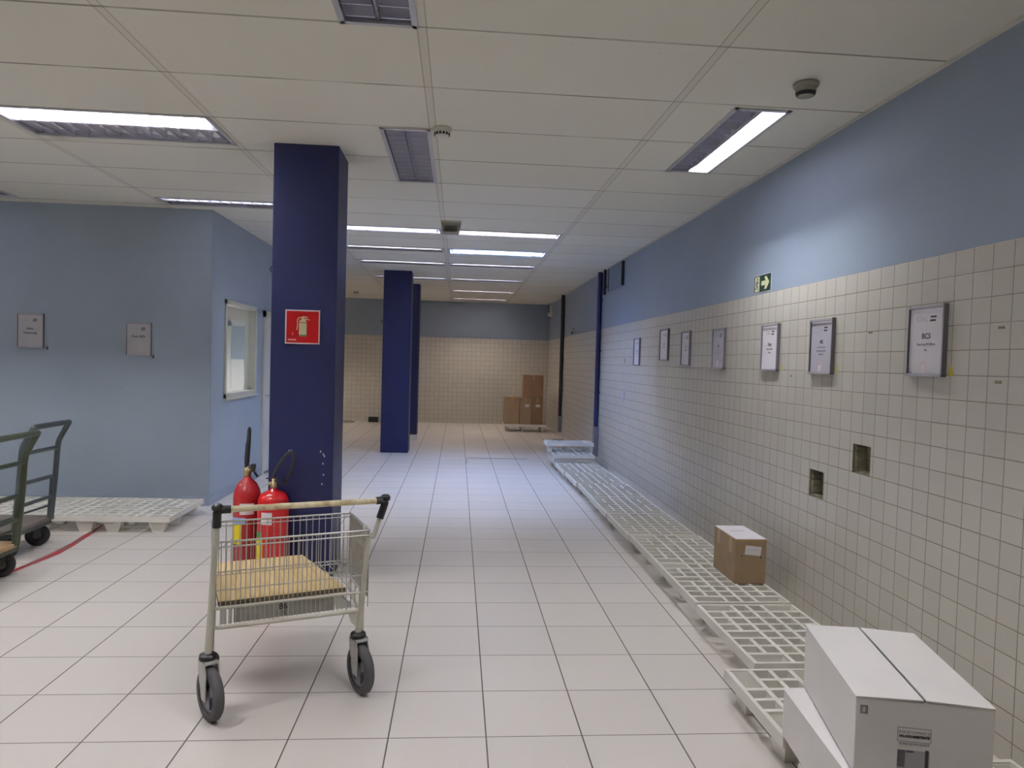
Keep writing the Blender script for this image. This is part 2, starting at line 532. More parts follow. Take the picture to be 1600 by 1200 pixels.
# ------------------------------------------------------------------ luminaires: where they are
# (x0, x1, y0, y1, axis of the tubes, [tube materials], label, channels)
LUM = [
    (-0.50, -0.20, 1.66, 2.875, 'y', ['off', 'off'], 'unlit louvred ceiling light at the top edge of the photo, ending above the navy pillar'),
    (-0.485, -0.198, 4.14, 5.35, 'y', ['off', 'off'], 'unlit louvred ceiling light beside the small round detector, right of the nearest pillar'),
    (1.385, 1.68, 3.53, 4.725, 'y', ['off', 'strong'], 'half lit louvred ceiling light close to the right wall'),
    (-2.655, -1.445, 4.11, 4.62, 'x', ['strong', 'off'], 'wide louvred ceiling light left of the nearest pillar, front tube lit'),
    (-2.64, -1.44, 6.30, 6.58, 'x', ['faint', 'off'], 'narrow louvred ceiling light over the corner of the grey-blue booth'),
    (-5.12, -3.915, 6.28, 6.52, 'x', ['faint', 'off'], 'louvred ceiling light at the left edge of the photo, above the booth wall'),
    (-1.40, -0.205, 7.22, 7.47, 'x', ['mid', 'mid'], 'ceiling light just right of the nearest pillar, left of the grey sounder'),
    (-0.15, 1.045, 7.23, 7.50, 'x', ['dim', 'dim'], 'ceiling light behind the grey sounder, right one of its pair'),
    (-1.40, -0.205, 8.47, 8.75, 'x', ['dim', 'off'], 'ceiling light left of the bluish lit one'),
    (-0.15, 1.045, 8.46, 8.80, 'x', ['cool', 'cool'], 'bluish lit ceiling light down the hall'),
    (-1.40, -0.205, 9.70, 9.98, 'x', ['dim', 'off'], 'slim ceiling light above the second navy pillar'),
    (-0.15, 1.045, 9.71, 9.99, 'x', ['dim', 'off'], 'slim ceiling light right behind the bluish lit one'),
    (-1.40, -0.205, 11.50, 11.78, 'x', ['dim', 'off'], 'slim ceiling light half hidden behind the top of the second pillar'),
    (-0.15, 1.045, 11.50, 11.78, 'x', ['dim', 'off'], 'slim ceiling light third from the far wall'),
    (-0.15, 1.045, 13.43, 13.71, 'x', ['warm', 'off'], 'slim ceiling light second from the far wall'),
    (-0.15, 1.045, 15.14, 15.42, 'x', ['warm', 'off'], 'slim ceiling light nearest the far wall'),
    # unseen lights added for brightness: overhead, far left, inside and behind the booth
    (-2.655, -1.445, 1.90, 2.41, 'x', ['main', 'main'], 'added lit wide ceiling light in front of the left trolleys, above the edge of the photo'),
    (-5.15, -3.94, 1.90, 2.41, 'x', ['main', 'main'], 'added lit wide ceiling light far left, outside the photo'),
    (-5.15, -3.94, 4.11, 4.62, 'x', ['main', 'main'], 'added lit wide ceiling light left of the trolleys, outside the photo'),
    (0.40, 0.70, 1.15, 2.36, 'y', ['main', 'main'], 'added lit ceiling light above the aisle, just outside the top of the photo'),
    (-4.40, -3.19, 13.45, 13.96, 'x', ['warm', 'warm'], 'added unseen warm lit ceiling light behind the booth near the far wall'),
    (-4.40, -3.19, 8.50, 9.01, 'x', ['booth', 'booth'], 'added unseen lit ceiling light inside the booth'),
]

# ------------------------------------------------------------------ shell
mb = MB()
mb.box(XL, XW, YF, YB, -0.10, 0.0)
floor = structure(mb.build('floor', M['floor']))

mb = MB()
holes = [(a, b, c, d) for (a, b, c, d, *_r) in LUM]
us = [XL, XW]; vv_ = [YF, YB]
for a, b, c, d in holes: us += [a, b]; vv_ += [c, d]
grid_plane(mb, us, vv_, lambda u, v: (u, v, ZC), holes)
ceiling = structure(mb.build('ceiling', M['ceiling']))
mb = MB(); mb.box(XL - .1, XW + .1, YF - .1, YB + .1, ZC + 0.30, ZC + 0.36)
slab = structure(mb.build('ceiling_slab', M['plain_wall']))

# right wall with two chiselled openings
N1 = (3.325, 3.482, 0.913, 1.064); N2 = (3.757, 3.916, 0.711, 0.866)
mb = MB()
grid_plane(mb, [YF, YB, N1[0], N1[1], N2[0], N2[1]], [0, ZT, ZC, N1[2], N1[3], N2[2], N2[3]], lambda u, v: (XW, u, v), [N1, N2], lambda u, v: 1 if v > ZT else 0)
wall_right = structure(mb.build('wall_right', [M['tile_r'], M['blue_wall']]))
mb = MB(); mb.box(XW + 0.075, XW + 0.2, YF, YB, 0, ZC + .3)
structure(mb.build('wall_right_core', M['plain_wall']))
for k, (a, b, c, d) in enumerate((N1, N2)):
    mb = MB()
    D = 0.07
    j = lambda: random.uniform(-0.006, 0.006)
    mb.quad((XW + D, a, c), (XW + D, b, c), (XW + D, b, d), (XW + D, a, d))
    mb.quad((XW, a, c), (XW, b, c), (XW + D, b, c), (XW + D, a, c))
    mb.quad((XW, a, d), (XW, b, d), (XW + D, b, d), (XW + D, a, d))
    mb.quad((XW, a, c), (XW, a, d), (XW + D, a, d), (XW + D, a, c))
    mb.quad((XW, b, c), (XW, b, d), (XW + D, b, d), (XW + D, b, c))
    # crumbled mortar lumps on the far edge and sill
    for i in range(9):
        z = c + (i + .5) * (d - c) / 9
        w = random.uniform(.008, .022)
        mb.box(XW + .012, XW + D, b - w, b, z - .011, z + .011, ch=.004)
    for i in range(7):
        y = a + (i + .5) * (b - a) / 7
        h = random.uniform(.004, .014)
        mb.box(XW + .012, XW + D, y - .014, y + .014, c, c + h, ch=.003)
    structure(mb.build('wall_niche', M['mortar'], wall_right))
# small adhesive marks on the tiles
mb = MB()
for y, z, w, h in ((2.523, 1.413, .022, .006), (3.372, 1.637, .02, .006), (2.52, 1.622, .022, .005), (4.19, 1.40, .008, .006), (8.556, 1.49, .012, .03)):
    mb.box(XW - .0015, XW, y - w / 2 - .006, y + w / 2 + .006, z - h, z + h)
mb.build('adhesive_mark', mat('old_adhesive', srgb(140, 132, 104), 0.8, var=.2, scale=60), wall_right)

# far wall, left end, wall behind the camera
mb = MB()
mb.quad((XL, YB, 0), (XW, YB, 0), (XW, YB, ZT), (XL, YB, ZT), 0)
mb.quad((XL, YB, ZT), (XW, YB, ZT), (XW, YB, ZC), (XL, YB, ZC), 1)
structure(mb.build('wall_back', [M['tile_b'], M['blue_wall']]))
mb = MB(); mb.quad((XL, YF, 0), (XL, YB, 0), (XL, YB, ZC + .3), (XL, YF, ZC + .3))
structure(mb.build('wall_left', M['booth_wall']))
mb = MB(); mb.quad((XL, YF, 0), (XW, YF, 0), (XW, YF, ZC + .3), (XL, YF, ZC + .3))
structure(mb.build('wall_front', M['plain_wall']))

# booth: front wall, side wall with window and door, rear wall
TH = 0.10
WIN = (7.13, 8.185, 1.005, 1.965); DOR = (8.50, 9.32, 0.0, 1.93)
mb = MB()
mb.box(XL, XBOOTH - .003, YBOOTH, YBOOTH + TH, 0, ZC)
structure(mb.build('wall_booth_front', M['booth_wall']))
mb = MB()
def side(x):
    grid_plane(mb, [YBOOTH + (TH if x < XBOOTH else 0), YBOOTH2, WIN[0], WIN[1], DOR[0], DOR[1]], [0, ZC, WIN[2], WIN[3], DOR[3]], lambda u, v: (x, u, v), [WIN, DOR], lambda u, v: 0 if x == XBOOTH else 1)
side(XBOOTH); side(XBOOTH - TH)
for (a, b, c, d) in (WIN, DOR):
    x0, x1 = XBOOTH - TH, XBOOTH
    mb.quad((x0, a, c), (x1, a, c), (x1, a, d), (x0, a, d)); mb.quad((x0, b, c), (x1, b, c), (x1, b, d), (x0, b, d))
    mb.quad((x0, a, d), (x1, a, d), (x1, b, d), (x0, b, d)); mb.quad((x0, a, c), (x1, a, c), (x1, b, c), (x0, b, c))
structure(mb.build('wall_booth_side', [M['booth_wall'], M['plain_wall']]))
mb = MB()
mb.box(XL, XBOOTH, YBOOTH2, YBOOTH2 + TH, 0, ZC)
structure(mb.build('wall_booth_rear', M['plain_wall']))
# window in the booth side
def frame_ring(mb, x0, x1, a, b, c, d, w, m=0):
    mb.box(x0, x1, a, a + w, c, d, m); mb.box(x0, x1, b - w, b, c, d, m)
    mb.box(x0, x1, a, b, d - w, d, m); mb.box(x0, x1, a, b, c, c + w, m)
mb = MB()
a, b, c, d = WIN
frame_ring(mb, XBOOTH - TH - .01, XBOOTH + .015, a - .012, b + .012, c - .012, d + .012, .045)
wf = structure(mb.build('window_1', M['frame_cream']))
mb = MB(); mb.box(XBOOTH - .062, XBOOTH - .056, a + .03, b - .03, c + .03, d - .03)
mb.build('window_pane', M['glass'], wf)
mb = MB(); mb.box(XBOOTH - .02, XBOOTH + .035, a - .02, b + .02, c - .03, c - .008)
mb.build('window_sill', M['frame_cream'], wf)
mb = MB()
mb.box(XBOOTH - .05, XBOOTH - .03, a + .05, a + .10, c + .035, c + .075, ch=.004)
mb.box(XBOOTH - .05, XBOOTH - .03, b - .09, b - .05, c + .035, c + .065, ch=.004)
mb.build('window_latch', M['zinc'], wf)
# door of the booth side
mb = MB(); a, b, c, d = DOR
mb.box(XBOOTH - TH - .01, XBOOTH + .02, a - .03, a + .05, 0, d + .03)
mb.box(XBOOTH - TH - .01, XBOOTH + .02, b - .05, b + .03, 0, d + .03)
mb.box(XBOOTH - TH - .01, XBOOTH + .02, a - .03, b + .03, d - .05, d + .03)
dr = structure(mb.build('door_1', M['frame_cream']))
mb = MB(); mb.box(XBOOTH - .06, XBOOTH - .02, a + .05, b - .05, .005, d - .05)
mb.build('door_leaf', M['doorwhite'], dr)
mb = MB(); mb.tube([(XBOOTH - .02, a + .12, .95), (XBOOTH + .035, a + .12, .95), (XBOOTH + .035, a + .22, .95)], .009)
mb.build('door_handle', M['zinc'], dr)
# glazed door in the rear wall of the booth, seen through the window
mb = MB(); x0, x1, zt = -3.545, -3.125, 1.955; y = YBOOTH2
mb.box(x0, x0 + .09, y - .03, y, 0, zt); mb.box(x1 - .09, x1, y - .03, y, 0, zt); mb.box(x0, x1, y - .03, y, zt - .09, zt)
d2 = structure(mb.build('door_2', M['doorwhite']))
mb = MB()
mb.box(x0 + .09, x1 - .09, y - .02, y, 0.005, 1.36)
mb.build('door_leaf', M['doorwhite'], d2)
mb = MB(); mb.box(x0 + .09, x1 - .09, y - .012, y, 1.36, zt - .09)
mb.build('door_pane', mat('frosted_blue_glass', srgb(150, 172, 190), .25, var=.03), d2)
mb = MB(); mb.box(x1 - .13, x1 - .11, y - .05, y - .02, 1.25, 1.45, ch=.004)
mb.build('door_handle', M['zinc'], d2)
# baseboards
mb = MB(); mb.box(XL, XBOOTH + .012, YBOOTH - .012, YBOOTH, 0, .085); mb.box(XBOOTH, XBOOTH + .012, YBOOTH, DOR[0] - .03, 0, .085); mb.box(XBOOTH, XBOOTH + .012, DOR[1] + .03, YBOOTH2, 0, .085)
structure(mb.build('baseboard_booth', M['base_grey']))
# wall angle of the ceiling along the right wall
mb = MB(); mb.box(XW - .018, XW, YF, YB, ZC - .012, ZC - .0005)
structure(mb.build('trim_1', M['frame_cream']))

# pillars
def pillar(name, x0, x1, y0, y1, label, plinth=False):
    mb = MB(); mb.box(x0, x1, y0, y1, 0, ZC, ch=.006)
    o = structure(mb.build(name, M['pillar']), label, 'pillar')
    if plinth:
        mb = MB(); mb.box(x0 - .006, x1 + .006, y0 - .006, y1 + .006, 0, .09)
        mb.build('plinth', M['base_white'], o)
    return o
P1X0, P1X1, P1Y = -1.188, -0.782, 4.54
p1 = pillar('pillar', P1X0, P1X1, P1Y, P1Y + .36, 'nearest navy blue square pillar, with a red extinguisher sign')
p2 = pillar('pillar', -1.150, -0.730, 10.74, 11.10, 'second navy blue pillar, middle of the hall')
p3 = pillar('pillar', -1.11, -0.706, 12.55, 12.90, 'farthest navy blue pillar, mostly hidden behind the second one', True)
mb = MB()
for px_, z in ((-1.06, .83), (-1.045, .832), (-.862, .83), (-.845, .812), (-.838, .80), (-.846, .752), (-.842, .68), (-.85, .62)):
    mb.box(px_ - .0035, px_ + .0035, P1Y - .001, P1Y, z - .006, z + .006)
mb.build('chipped_paint', M['base_white'], p1)

# ------------------------------------------------------------------ luminaires
def luminaire(x0, x1, y0, y1, ax, tubes, label):
    L = (x1 - x0) if ax == 'x' else (y1 - y0)
    W = (y1 - y0) if ax == 'x' else (x1 - x0)
    cx, cy = (x0 + x1) / 2, (y0 + y1) / 2
    rz = 0 if ax == 'x' else PI / 2
    r = root('ceiling_light', (cx, cy, ZC), label, 'ceiling light', 'louvred ceiling lights', rz)
    l, w, H_ = L / 2, W / 2, 0.11
    # frame: rim at the ceiling line
    mb = MB(); t = .018
    mb.box(-l - .006, l + .006, -w - .006, -w + t, -.006, .004); mb.box(-l - .006, l + .006, w - t, w + .006, -.006, .004)
    mb.box(-l - .006, -l + t, -w, w, -.006, .004); mb.box(l - t, l + .006, -w, w, -.006, .004)
    mb.build('frame', M['fix_frame'], r)
    # reflector: two parabolic troughs between closed ends
    mb = MB(); n = 8; nch = len(tubes)
    cw = 2 * (w - .004) / nch
    for k in range(nch):
        ya = -w + .004 + k * cw
        prof = []
        for i in range(n + 1):
            s = -1 + 2 * i / n
            prof.append((ya + cw / 2 + s * (cw / 2 - .004), H_ * (1 - abs(s) ** 2.2 * .92) - .003))
        prof = [(ya, 0.0)] + prof + [(ya + cw, 0.0)]
        for i in range(len(prof) - 1):
            (a, z0), (b, z1) = prof[i], prof[i + 1]
            mb.add([(-l, a, z0), (l, a, z0), (l, b, z1), (-l, b, z1)], [(0, 1, 2, 3)], 0, True)
    mb.box(-l, -l + .002, -w, w, 0, H_ + .01); mb.box(l - .002, l, -w, w, 0, H_ + .01)
    mb.box(-l, l, -w, -w + .002, 0, H_ + .01); mb.box(-l, l, w - .002, w, 0, H_ + .01); mb.box(-l, l, -w, w, H_ + .008, H_ + .012)
    mb.build('reflector', M['reflector'], r)
    # louvre blades across each trough
    mb = MB(); nb = 13
    for k in range(nch):
        ya = -w + .02 + k * cw - (.0 if k == 0 else .006); yb = ya + cw - .03
        for i in range(nb):
            x = -l + .05 + (L - .10) * i / (nb - 1)
            mb.hexa([(x - .003, ya, .002), (x + .003, ya, .002), (x + .003, yb, .002), (x - .003, yb, .002),
                     (x - .008, ya, .040), (x + .008, ya, .040), (x + .008, yb, .040), (x - .008, yb, .040)])
            if i:
                a = len(mb.v) - 16; b = len(mb.v) - 8          # side strips tie the blades into one crate
                for q in ((a + 1, b, b + 4, a + 5), (a + 2, b + 3, b + 7, a + 6)):
                    mb.f.append(list(q)); mb.mi.append(0); mb.sm.append(False)
    mb.build('louvre', M['reflector'], r)
    for k, tm in enumerate(tubes):
        yc = -w + .004 + (k + .5) * cw
        mb = MB(); mb.tube([(-l + .02, yc, .078), (l - .02, yc, .078)], .013, 10)
        mb.build('tube', M['tube_' + tm], r)
    return r
for x0, x1, y0, y1, ax, tubes, label in LUM:
    if ax == 'y': tubes = tubes[::-1]      # local +y runs to world -x
    luminaire(x0, x1, y0, y1, ax, tubes, label)

# ------------------------------------------------------------------ detectors
def detector(x, y, label, R=.052):
    r = root('smoke_detector', (x, y, ZC), label, 'smoke detector', 'smoke detectors on the ceiling')
    mb = MB(); mb.lathe([(0, -.0005), (R, -.0005), (R, -.012), (R * .93, -.018), (0, -.018)]); mb.build('base', M['detector'], r)
    mb = MB(); mb.lathe([(R * .86, -.018), (R * .8, -.036), (R * .62, -.05), (R * .3, -.055), (0, -.055)]); mb.build('sensor_dome', M['detector'], r)
    mb = MB()
    for k in range(14):
        a = 2 * PI * k / 14
        Mx = Matrix.Rotation(a, 4, 'Z')
        mb.box(R * .74, R * .83, -.006, .006, -.042, -.028, M=Mx)
    mb.build('vent_slots', M['slot'], r)
    return r
detector(-0.125, 4.10, 'small round smoke detector beside the unlit ceiling light', .055)
detector(-2.08, 14.3, 'faint round smoke detector on the far ceiling left of the second pillar', .06)
r = root('smoke_detector', (1.585, 3.19, ZC), 'grey round smoke detector near the right wall, by the half lit light', 'smoke detector', 'smoke detectors on the ceiling')
mb = MB(); mb.lathe([(0, -.0005), (.058, -.0005), (.058, -.012), (.052, -.02), (0, -.02)]); mb.build('base', M['detgrey'], r)
mb = MB(); mb.lathe([(.048, -.02), (.044, -.045), (.034, -.058), (0, -.06)]); mb.build('sensor_dome', M['detgrey'], r)
mb = MB(); mb.lathe([(.0455, -.042), (.0425, -.052), (.036, -.058)], n=28); mb.build('vent_slots', M['slot'], r)
r = root('sounder', (-0.10, 6.86, ZC), 'grey boxy sounder hanging under the ceiling, between two rows of lights', 'alarm sounder')
mb = MB(); mb.hexa([(-.075, -.075, -.105), (.075, -.075, -.105), (.075, .075, -.105), (-.075, .075, -.105), (-.095, -.09, -.02), (.095, -.09, -.02), (.095, .09, -.02), (-.095, .09, -.02)]); mb.build('body', M['detgrey'], r)
mb = MB(); mb.box(-.095, .095, -.09, .09, -.02, -.0005); mb.build('base', M['detector'], r)
mb = MB()
for k in range(5): mb.box(-.06, .06, -.086 + .0005, -.082, -.095 + k * .014, -.089 + k * .014)
mb.build('grille', M['slot'], r)

# ------------------------------------------------------------------ sheet holders
def holder(name, loc, rot, w, h, lines, label, group, notch=True, lean=0.0, sheet=None):
    r = root(name, loc, label, 'sign holder', group, rot=rot)
    d = .022
    mb = MB()
    mb.box(-w / 2, w / 2, -h / 2, h / 2, 0.0008, .004)
    mb.box(-w / 2, -w / 2 + .004, -h / 2, h / 2, .004, d); mb.box(w / 2 - .004, w / 2, -h / 2, h / 2, .004, d)
    mb.box(-w / 2, w / 2, -h / 2, -h / 2 + .004, .004, d)
    mb.build('backing', M['acrylic_edge'], r)
    mb = MB(); mb.box(-w / 2 + .008, w / 2 - .008, -h / 2 + .008, h / 2 - .014, .012, .0135)
    sh = mb.build('sheet', sheet or M['paper'], r)
    mb = MB(); frame_w = .007
    mb.box(-w / 2, w / 2, -h / 2, -h / 2 + .011, d - .001, d + .002); mb.box(-w / 2, -w / 2 + frame_w, -h / 2, h / 2, d - .001, d + .002)
    mb.box(w / 2 - frame_w, w / 2, -h / 2, h / 2, d - .001, d + .002); mb.box(-w / 2, w / 2, h / 2 - .012, h / 2 - .003, d - .001, d + .002)
    mb.build('front_frame', M['acrylic'], r)
    if notch:
        mb = MB(); x = -.01
        mb.box(x - .014, x + .014, -h / 2 + .012, -h / 2 + .05, .0138, .0148)
        mb.tube(arc((x, -h / 2 + .05), .014, 0, PI, 10, 'xy', .0144), .0012, 6)
        mb.build('finger_notch', M['signwhite'], r)
    z = .0139
    text('lettering', lines[0][0], lines[0][1], M['lightink'], sh, (-.03, h * .31, z))
    for (s, size, y) in lines[1:]:
        text('lettering', s, size, M['ink'] if size > .018 else M['greyink'], sh, (0, y, z), bold=.0004)
    mb = MB(); mb.box(.025, .062, h * .31 + .004, h * .31 + .012, z, z + .0004); mb.box(.022, .058, h * .31 - .012, h * .31 - .004, z, z + .0004)
    mb.build('logo_block', M['ink'] if not notch is None else M['greyink'], sh)
    return r
G = 'sheet holders on the tiled right wall'
zh = 1.582
HR = [(2.931, zh, .238, .312, [('CSAL', .034), ('BCS', .034, .02), ('Bearring Mobilees', .0165, -.015), ('Su.', .014, -.04)], 'clear sheet holder reading BCS, nearest on the tiled right wall'),
      (3.821, 1.576, .246, .312, [('CSA', .034), ('AS', .03, .025), ('Laboratorios', .0165, -.005), ('Administrativos', .0165, -.025), ('Setores', .0165, -.045)], 'grey tinted sheet holder second nearest on the tiled wall, three small text lines'),
      (4.480, 1.581, .245, .308, [('CSA', .03), ('Fink', .032, .02), ('Almoxarifado', .0165, -.01), ('Pintura', .0165, -.033)], 'bright white sheet holder right under the green exit sign'),
      (5.392, 1.590, .252, .318, [('CSA', .03), ('Rh', .03, .02), ('Pessoal', .0165, -.012), ('interno', .0165, -.035)], 'sheet holder fourth from the front on the tiled wall, left of the exit sign'),
      (6.194, 1.603, .232, .315, [('CSA', .03), ('Ti', .03, .015), ('Suporte', .0165, -.015)], 'sheet holder fifth from the front, lower right of the raised one'),
      (6.862, 1.652, .272, .316, [('CSA', .03), ('Co', .03, .01), ('Compras', .0165, -.02)], 'sheet holder hung a little higher than its neighbours, far along the wall'),
      (7.927, 1.595, .248, .315, [('CSA', .03), ('Dp', .03, .01), ('Arquivo', .0165, -.02)], 'farthest sheet holder, in the bluish light on the tiled wall')]
grey_paper = mat('grey_tinted_paper', srgb(190, 186, 196), .6, var=.02)
bright_paper = mat('bright_paper', srgb(236, 230, 236), .6, var=.02)
for i, (y, z, w, h, lines, label) in enumerate(HR):
    sheet = (grey_paper if i in (1, 3) else bright_paper if i == 2 else M['paper'])
    holder('sheet_holder', (XW, y, z), ROT_RIGHT, w, h, lines, label, G, notch=(i in (0, 1, 3, 4)), sheet=sheet)
G2 = 'sheet holders on the booth wall'
hl_paper = mat('greyish_paper', srgb(192, 190, 194), .6, var=.03)
holder('sheet_holder', (-3.917, YBOOTH, 1.60), ROT_FRONT, .232, .315, [('CSA', .026), ('Auto.', .03, .02), ('Sucessoriga', .026, -.02)], 'sheet holder with two text lines at the left edge, on the booth wall', G2, notch=False, sheet=hl_paper)
holder('sheet_holder', (-2.960, YBOOTH, 1.55), ROT_FRONT, .225, .312, [('CSA', .026), ('Pedo 80%', .03, .025)], 'sheet holder with one text line, right one on the booth wall', G2, notch=False, sheet=hl_paper)
# little stickers next to the holders
def sticker(loc, rot, s, m, label, cat='sticker', group=None):
    mb = MB()
    mb.add([(-s * .5, -s, .0012), (s * .6, -s, .0012), (s * .55, s * .2, .0012), (0, s, .0012), (-s * .45, s * .1, .0012),
            (-s * .5, -s, .0002), (s * .6, -s, .0002), (s * .55, s * .2, .0002), (0, s, .0002), (-s * .45, s * .1, .0002)],
           [(0, 1, 2, 3, 4), (9, 8, 7, 6, 5), (0, 5, 6, 1), (1, 6, 7, 2), (2, 7, 8, 3), (3, 8, 9, 4), (4, 9, 5, 0)])
    o = mb.build('sticker', m)
    o.location = loc; o.rotation_euler = rot
    o['label'] = label; o['category'] = cat
    if group: o['group'] = group
    return o
ym = mat('yellow_sticker', srgb(214, 194, 44), .5)
ym2 = mat('pale_yellow_sticker', srgb(206, 196, 96), .5)
rm = mat('dark_red_sticker', srgb(120, 60, 76), .5)
sticker((XW, 2.785, 1.452), ROT_RIGHT, .022, ym, 'yellow sticker by the lower right corner of the nearest sheet holder', group='yellow stickers')
sticker((XW, 3.676, 1.448), ROT_RIGHT, .022, ym2, 'yellow sticker at the foot of the second grey sheet holder', group='yellow stickers')
sticker((XW, 4.326, 1.452), ROT_RIGHT, .02, ym2, 'pale yellow sticker by the bright holder under the exit sign', group='yellow stickers')
sticker((-3.775, YBOOTH, 1.448), ROT_FRONT, .018, rm, 'dark red sticker at the left holder on the booth wall', group='red stickers')
sticker((-2.832, YBOOTH, 1.395), ROT_FRONT, .018, rm, 'dark red sticker at the right holder on the booth wall', group='red stickers')

# ------------------------------------------------------------------ exit sign
r = root('exit_sign', (XW, 4.655, 2.023), 'small green emergency exit sign with running figure and arrow on the right wall', 'exit sign', rot=ROT_RIGHT)
mb = MB(); mb.box(-.136, .136, -.062, .062, .0005, .003); mb.build('plate', M['signgrey'], r)
mb = MB(); mb.box(-.131, .131, -.057, .057, .003, .0036); mb.build('green_field', M['signgreen'], r)
mb = MB(); mb.box(-.115, -.043, -.052, .05, .0036, .0042); mb.build('doorway_pictogram', M['signcream'], r)
mb = MB()
mb.lathe([(0, .0048), (.0085, .0048), (.0085, .0042)], c=(-.074, .034, 0), n=14, smooth=False)
def stroke(mb, a, b, w, z0=.0042, z1=.0048):
    a = Vector(a); b = Vector(b); d = (b - a).normalized(); n_ = Vector((-d.y, d.x)) * w / 2
    p = [a + n_, a - n_, b - n_, b + n_]
    mb.hexa([(q.x, q.y, z0) for q in p] + [(q.x, q.y, z1) for q in p])
for a_, b_, w_ in (((-.078, .024), (-.083, -.008), .012), ((-.078, .02), (-.060, .006), .006), ((-.080, .02), (-.098, .008), .006), ((-.098, .008), (-.103, -.006), .005),
                   ((-.083, -.006), (-.066, -.022), .008), ((-.066, -.022), (-.062, -.046), .007), ((-.083, -.006), (-.092, -.026), .008), ((-.092, -.026), (-.113, -.03), .007)):
    stroke(mb, a_, b_, w_)
mb.build('running_figure', M['signgreen'], r)
mb = MB()
ap = [(-.012, -.014), (.045, -.014), (.045, -.014), (.033, -.04), (.062, -.04), (.108, 0), (.062, .04), (.033, .04), (.048, .014), (-.012, .014)]
ap = [(-.012, -.015), (.05, -.015), (.034, -.042), (.066, -.042), (.108, 0), (.066, .042), (.034, .042), (.05, .015), (-.012, .015)]
n = len(ap)
mb.add([(x, y, .0036) for x, y in ap] + [(x, y, .0042) for x, y in ap], [tuple(range(n))[::-1], tuple(range(n, 2 * n))] + [(i, (i + 1) % n, (i + 1) % n + n, i + n) for i in range(n)])
mb.build('arrow', M['signcream'], r)

# ------------------------------------------------------------------ extinguisher sign on the pillar
r = root('extinguisher_sign', (-0.990, P1Y, 1.622), 'square red fire extinguisher sign on the nearest navy pillar', 'safety sign', rot=ROT_FRONT)
mb = MB(); mb.box(-.108, .108, -.108, .108, .0005, .003); mb.build('plate', M['signwhite'], r)
mb = MB(); mb.box(-.1, .1, -.1, .1, .003, .0036); mb.build('red_field', M['signred'], r)
mb = MB()
mb.box(-.022, .026, -.057, .026, .0036, .0042)
mb.box(-.022, .026, -.06, -.05, .0036, .0042)
mb.add([(-.022, .03, .0042), (.026, .03, .0042), (.022, .042, .0042), (.01, .05, .0042), (-.006, .05, .0042), (-.018, .042, .0042)], [(0, 1, 2, 3, 4, 5)])
mb.box(-.005, .009, .048, .068, .0036, .0042)
stroke(mb, (.009, .066), (.032, .061), .006, .0036, .0042); stroke(mb, (.006, .055), (.042, .045), .006, .0036, .0042)
for a_, b_ in (((-.004, .06), (-.022, .058)), ((-.022, .058), (-.032, .046)), ((-.032, .046), (-.031, .01)), ((-.031, .01), (-.035, -.02))):
    stroke(mb, a_, b_, .006, .0036, .0042)
mb.build('extinguisher_pictogram', M['signcream'], r)
mb = MB(); mb.box(-.09, -.038, -.088, -.077, .0036, .0040); mb.box(-.064, -.058, -.053, -.036, .0036, .0040)
mb.build('imprint_block', mat('sign_pink', srgb(236, 150, 140), .4), r)

# ring hooks on the left faces of two pillars
def hook(x, y, z, label):
    r = root('ring_hook', (x, y, z), label, 'hook', 'ring hooks on the pillars')
    mb = MB(); mb.lathe([(0, -.0005), (.012, -.0005), (.012, -.006), (0, -.006)], M=Matrix.Rotation(PI / 2, 4, 'Y'), n=14); mb.build('mounting_plate', M['conduit'], r)
    mb = MB(); mb.tube(arc((-.028, 0), .022, 0, 2 * PI, 18)[:-1], .005, 8, closed=True); mb.build('ring', M['conduit'], r)
hook(P1X0, 4.70, 2.0, 'small navy ring hook on the left side of the nearest pillar')
hook(-1.150, 10.9, 2.0, 'small dark ring hook on the left side of the second pillar')

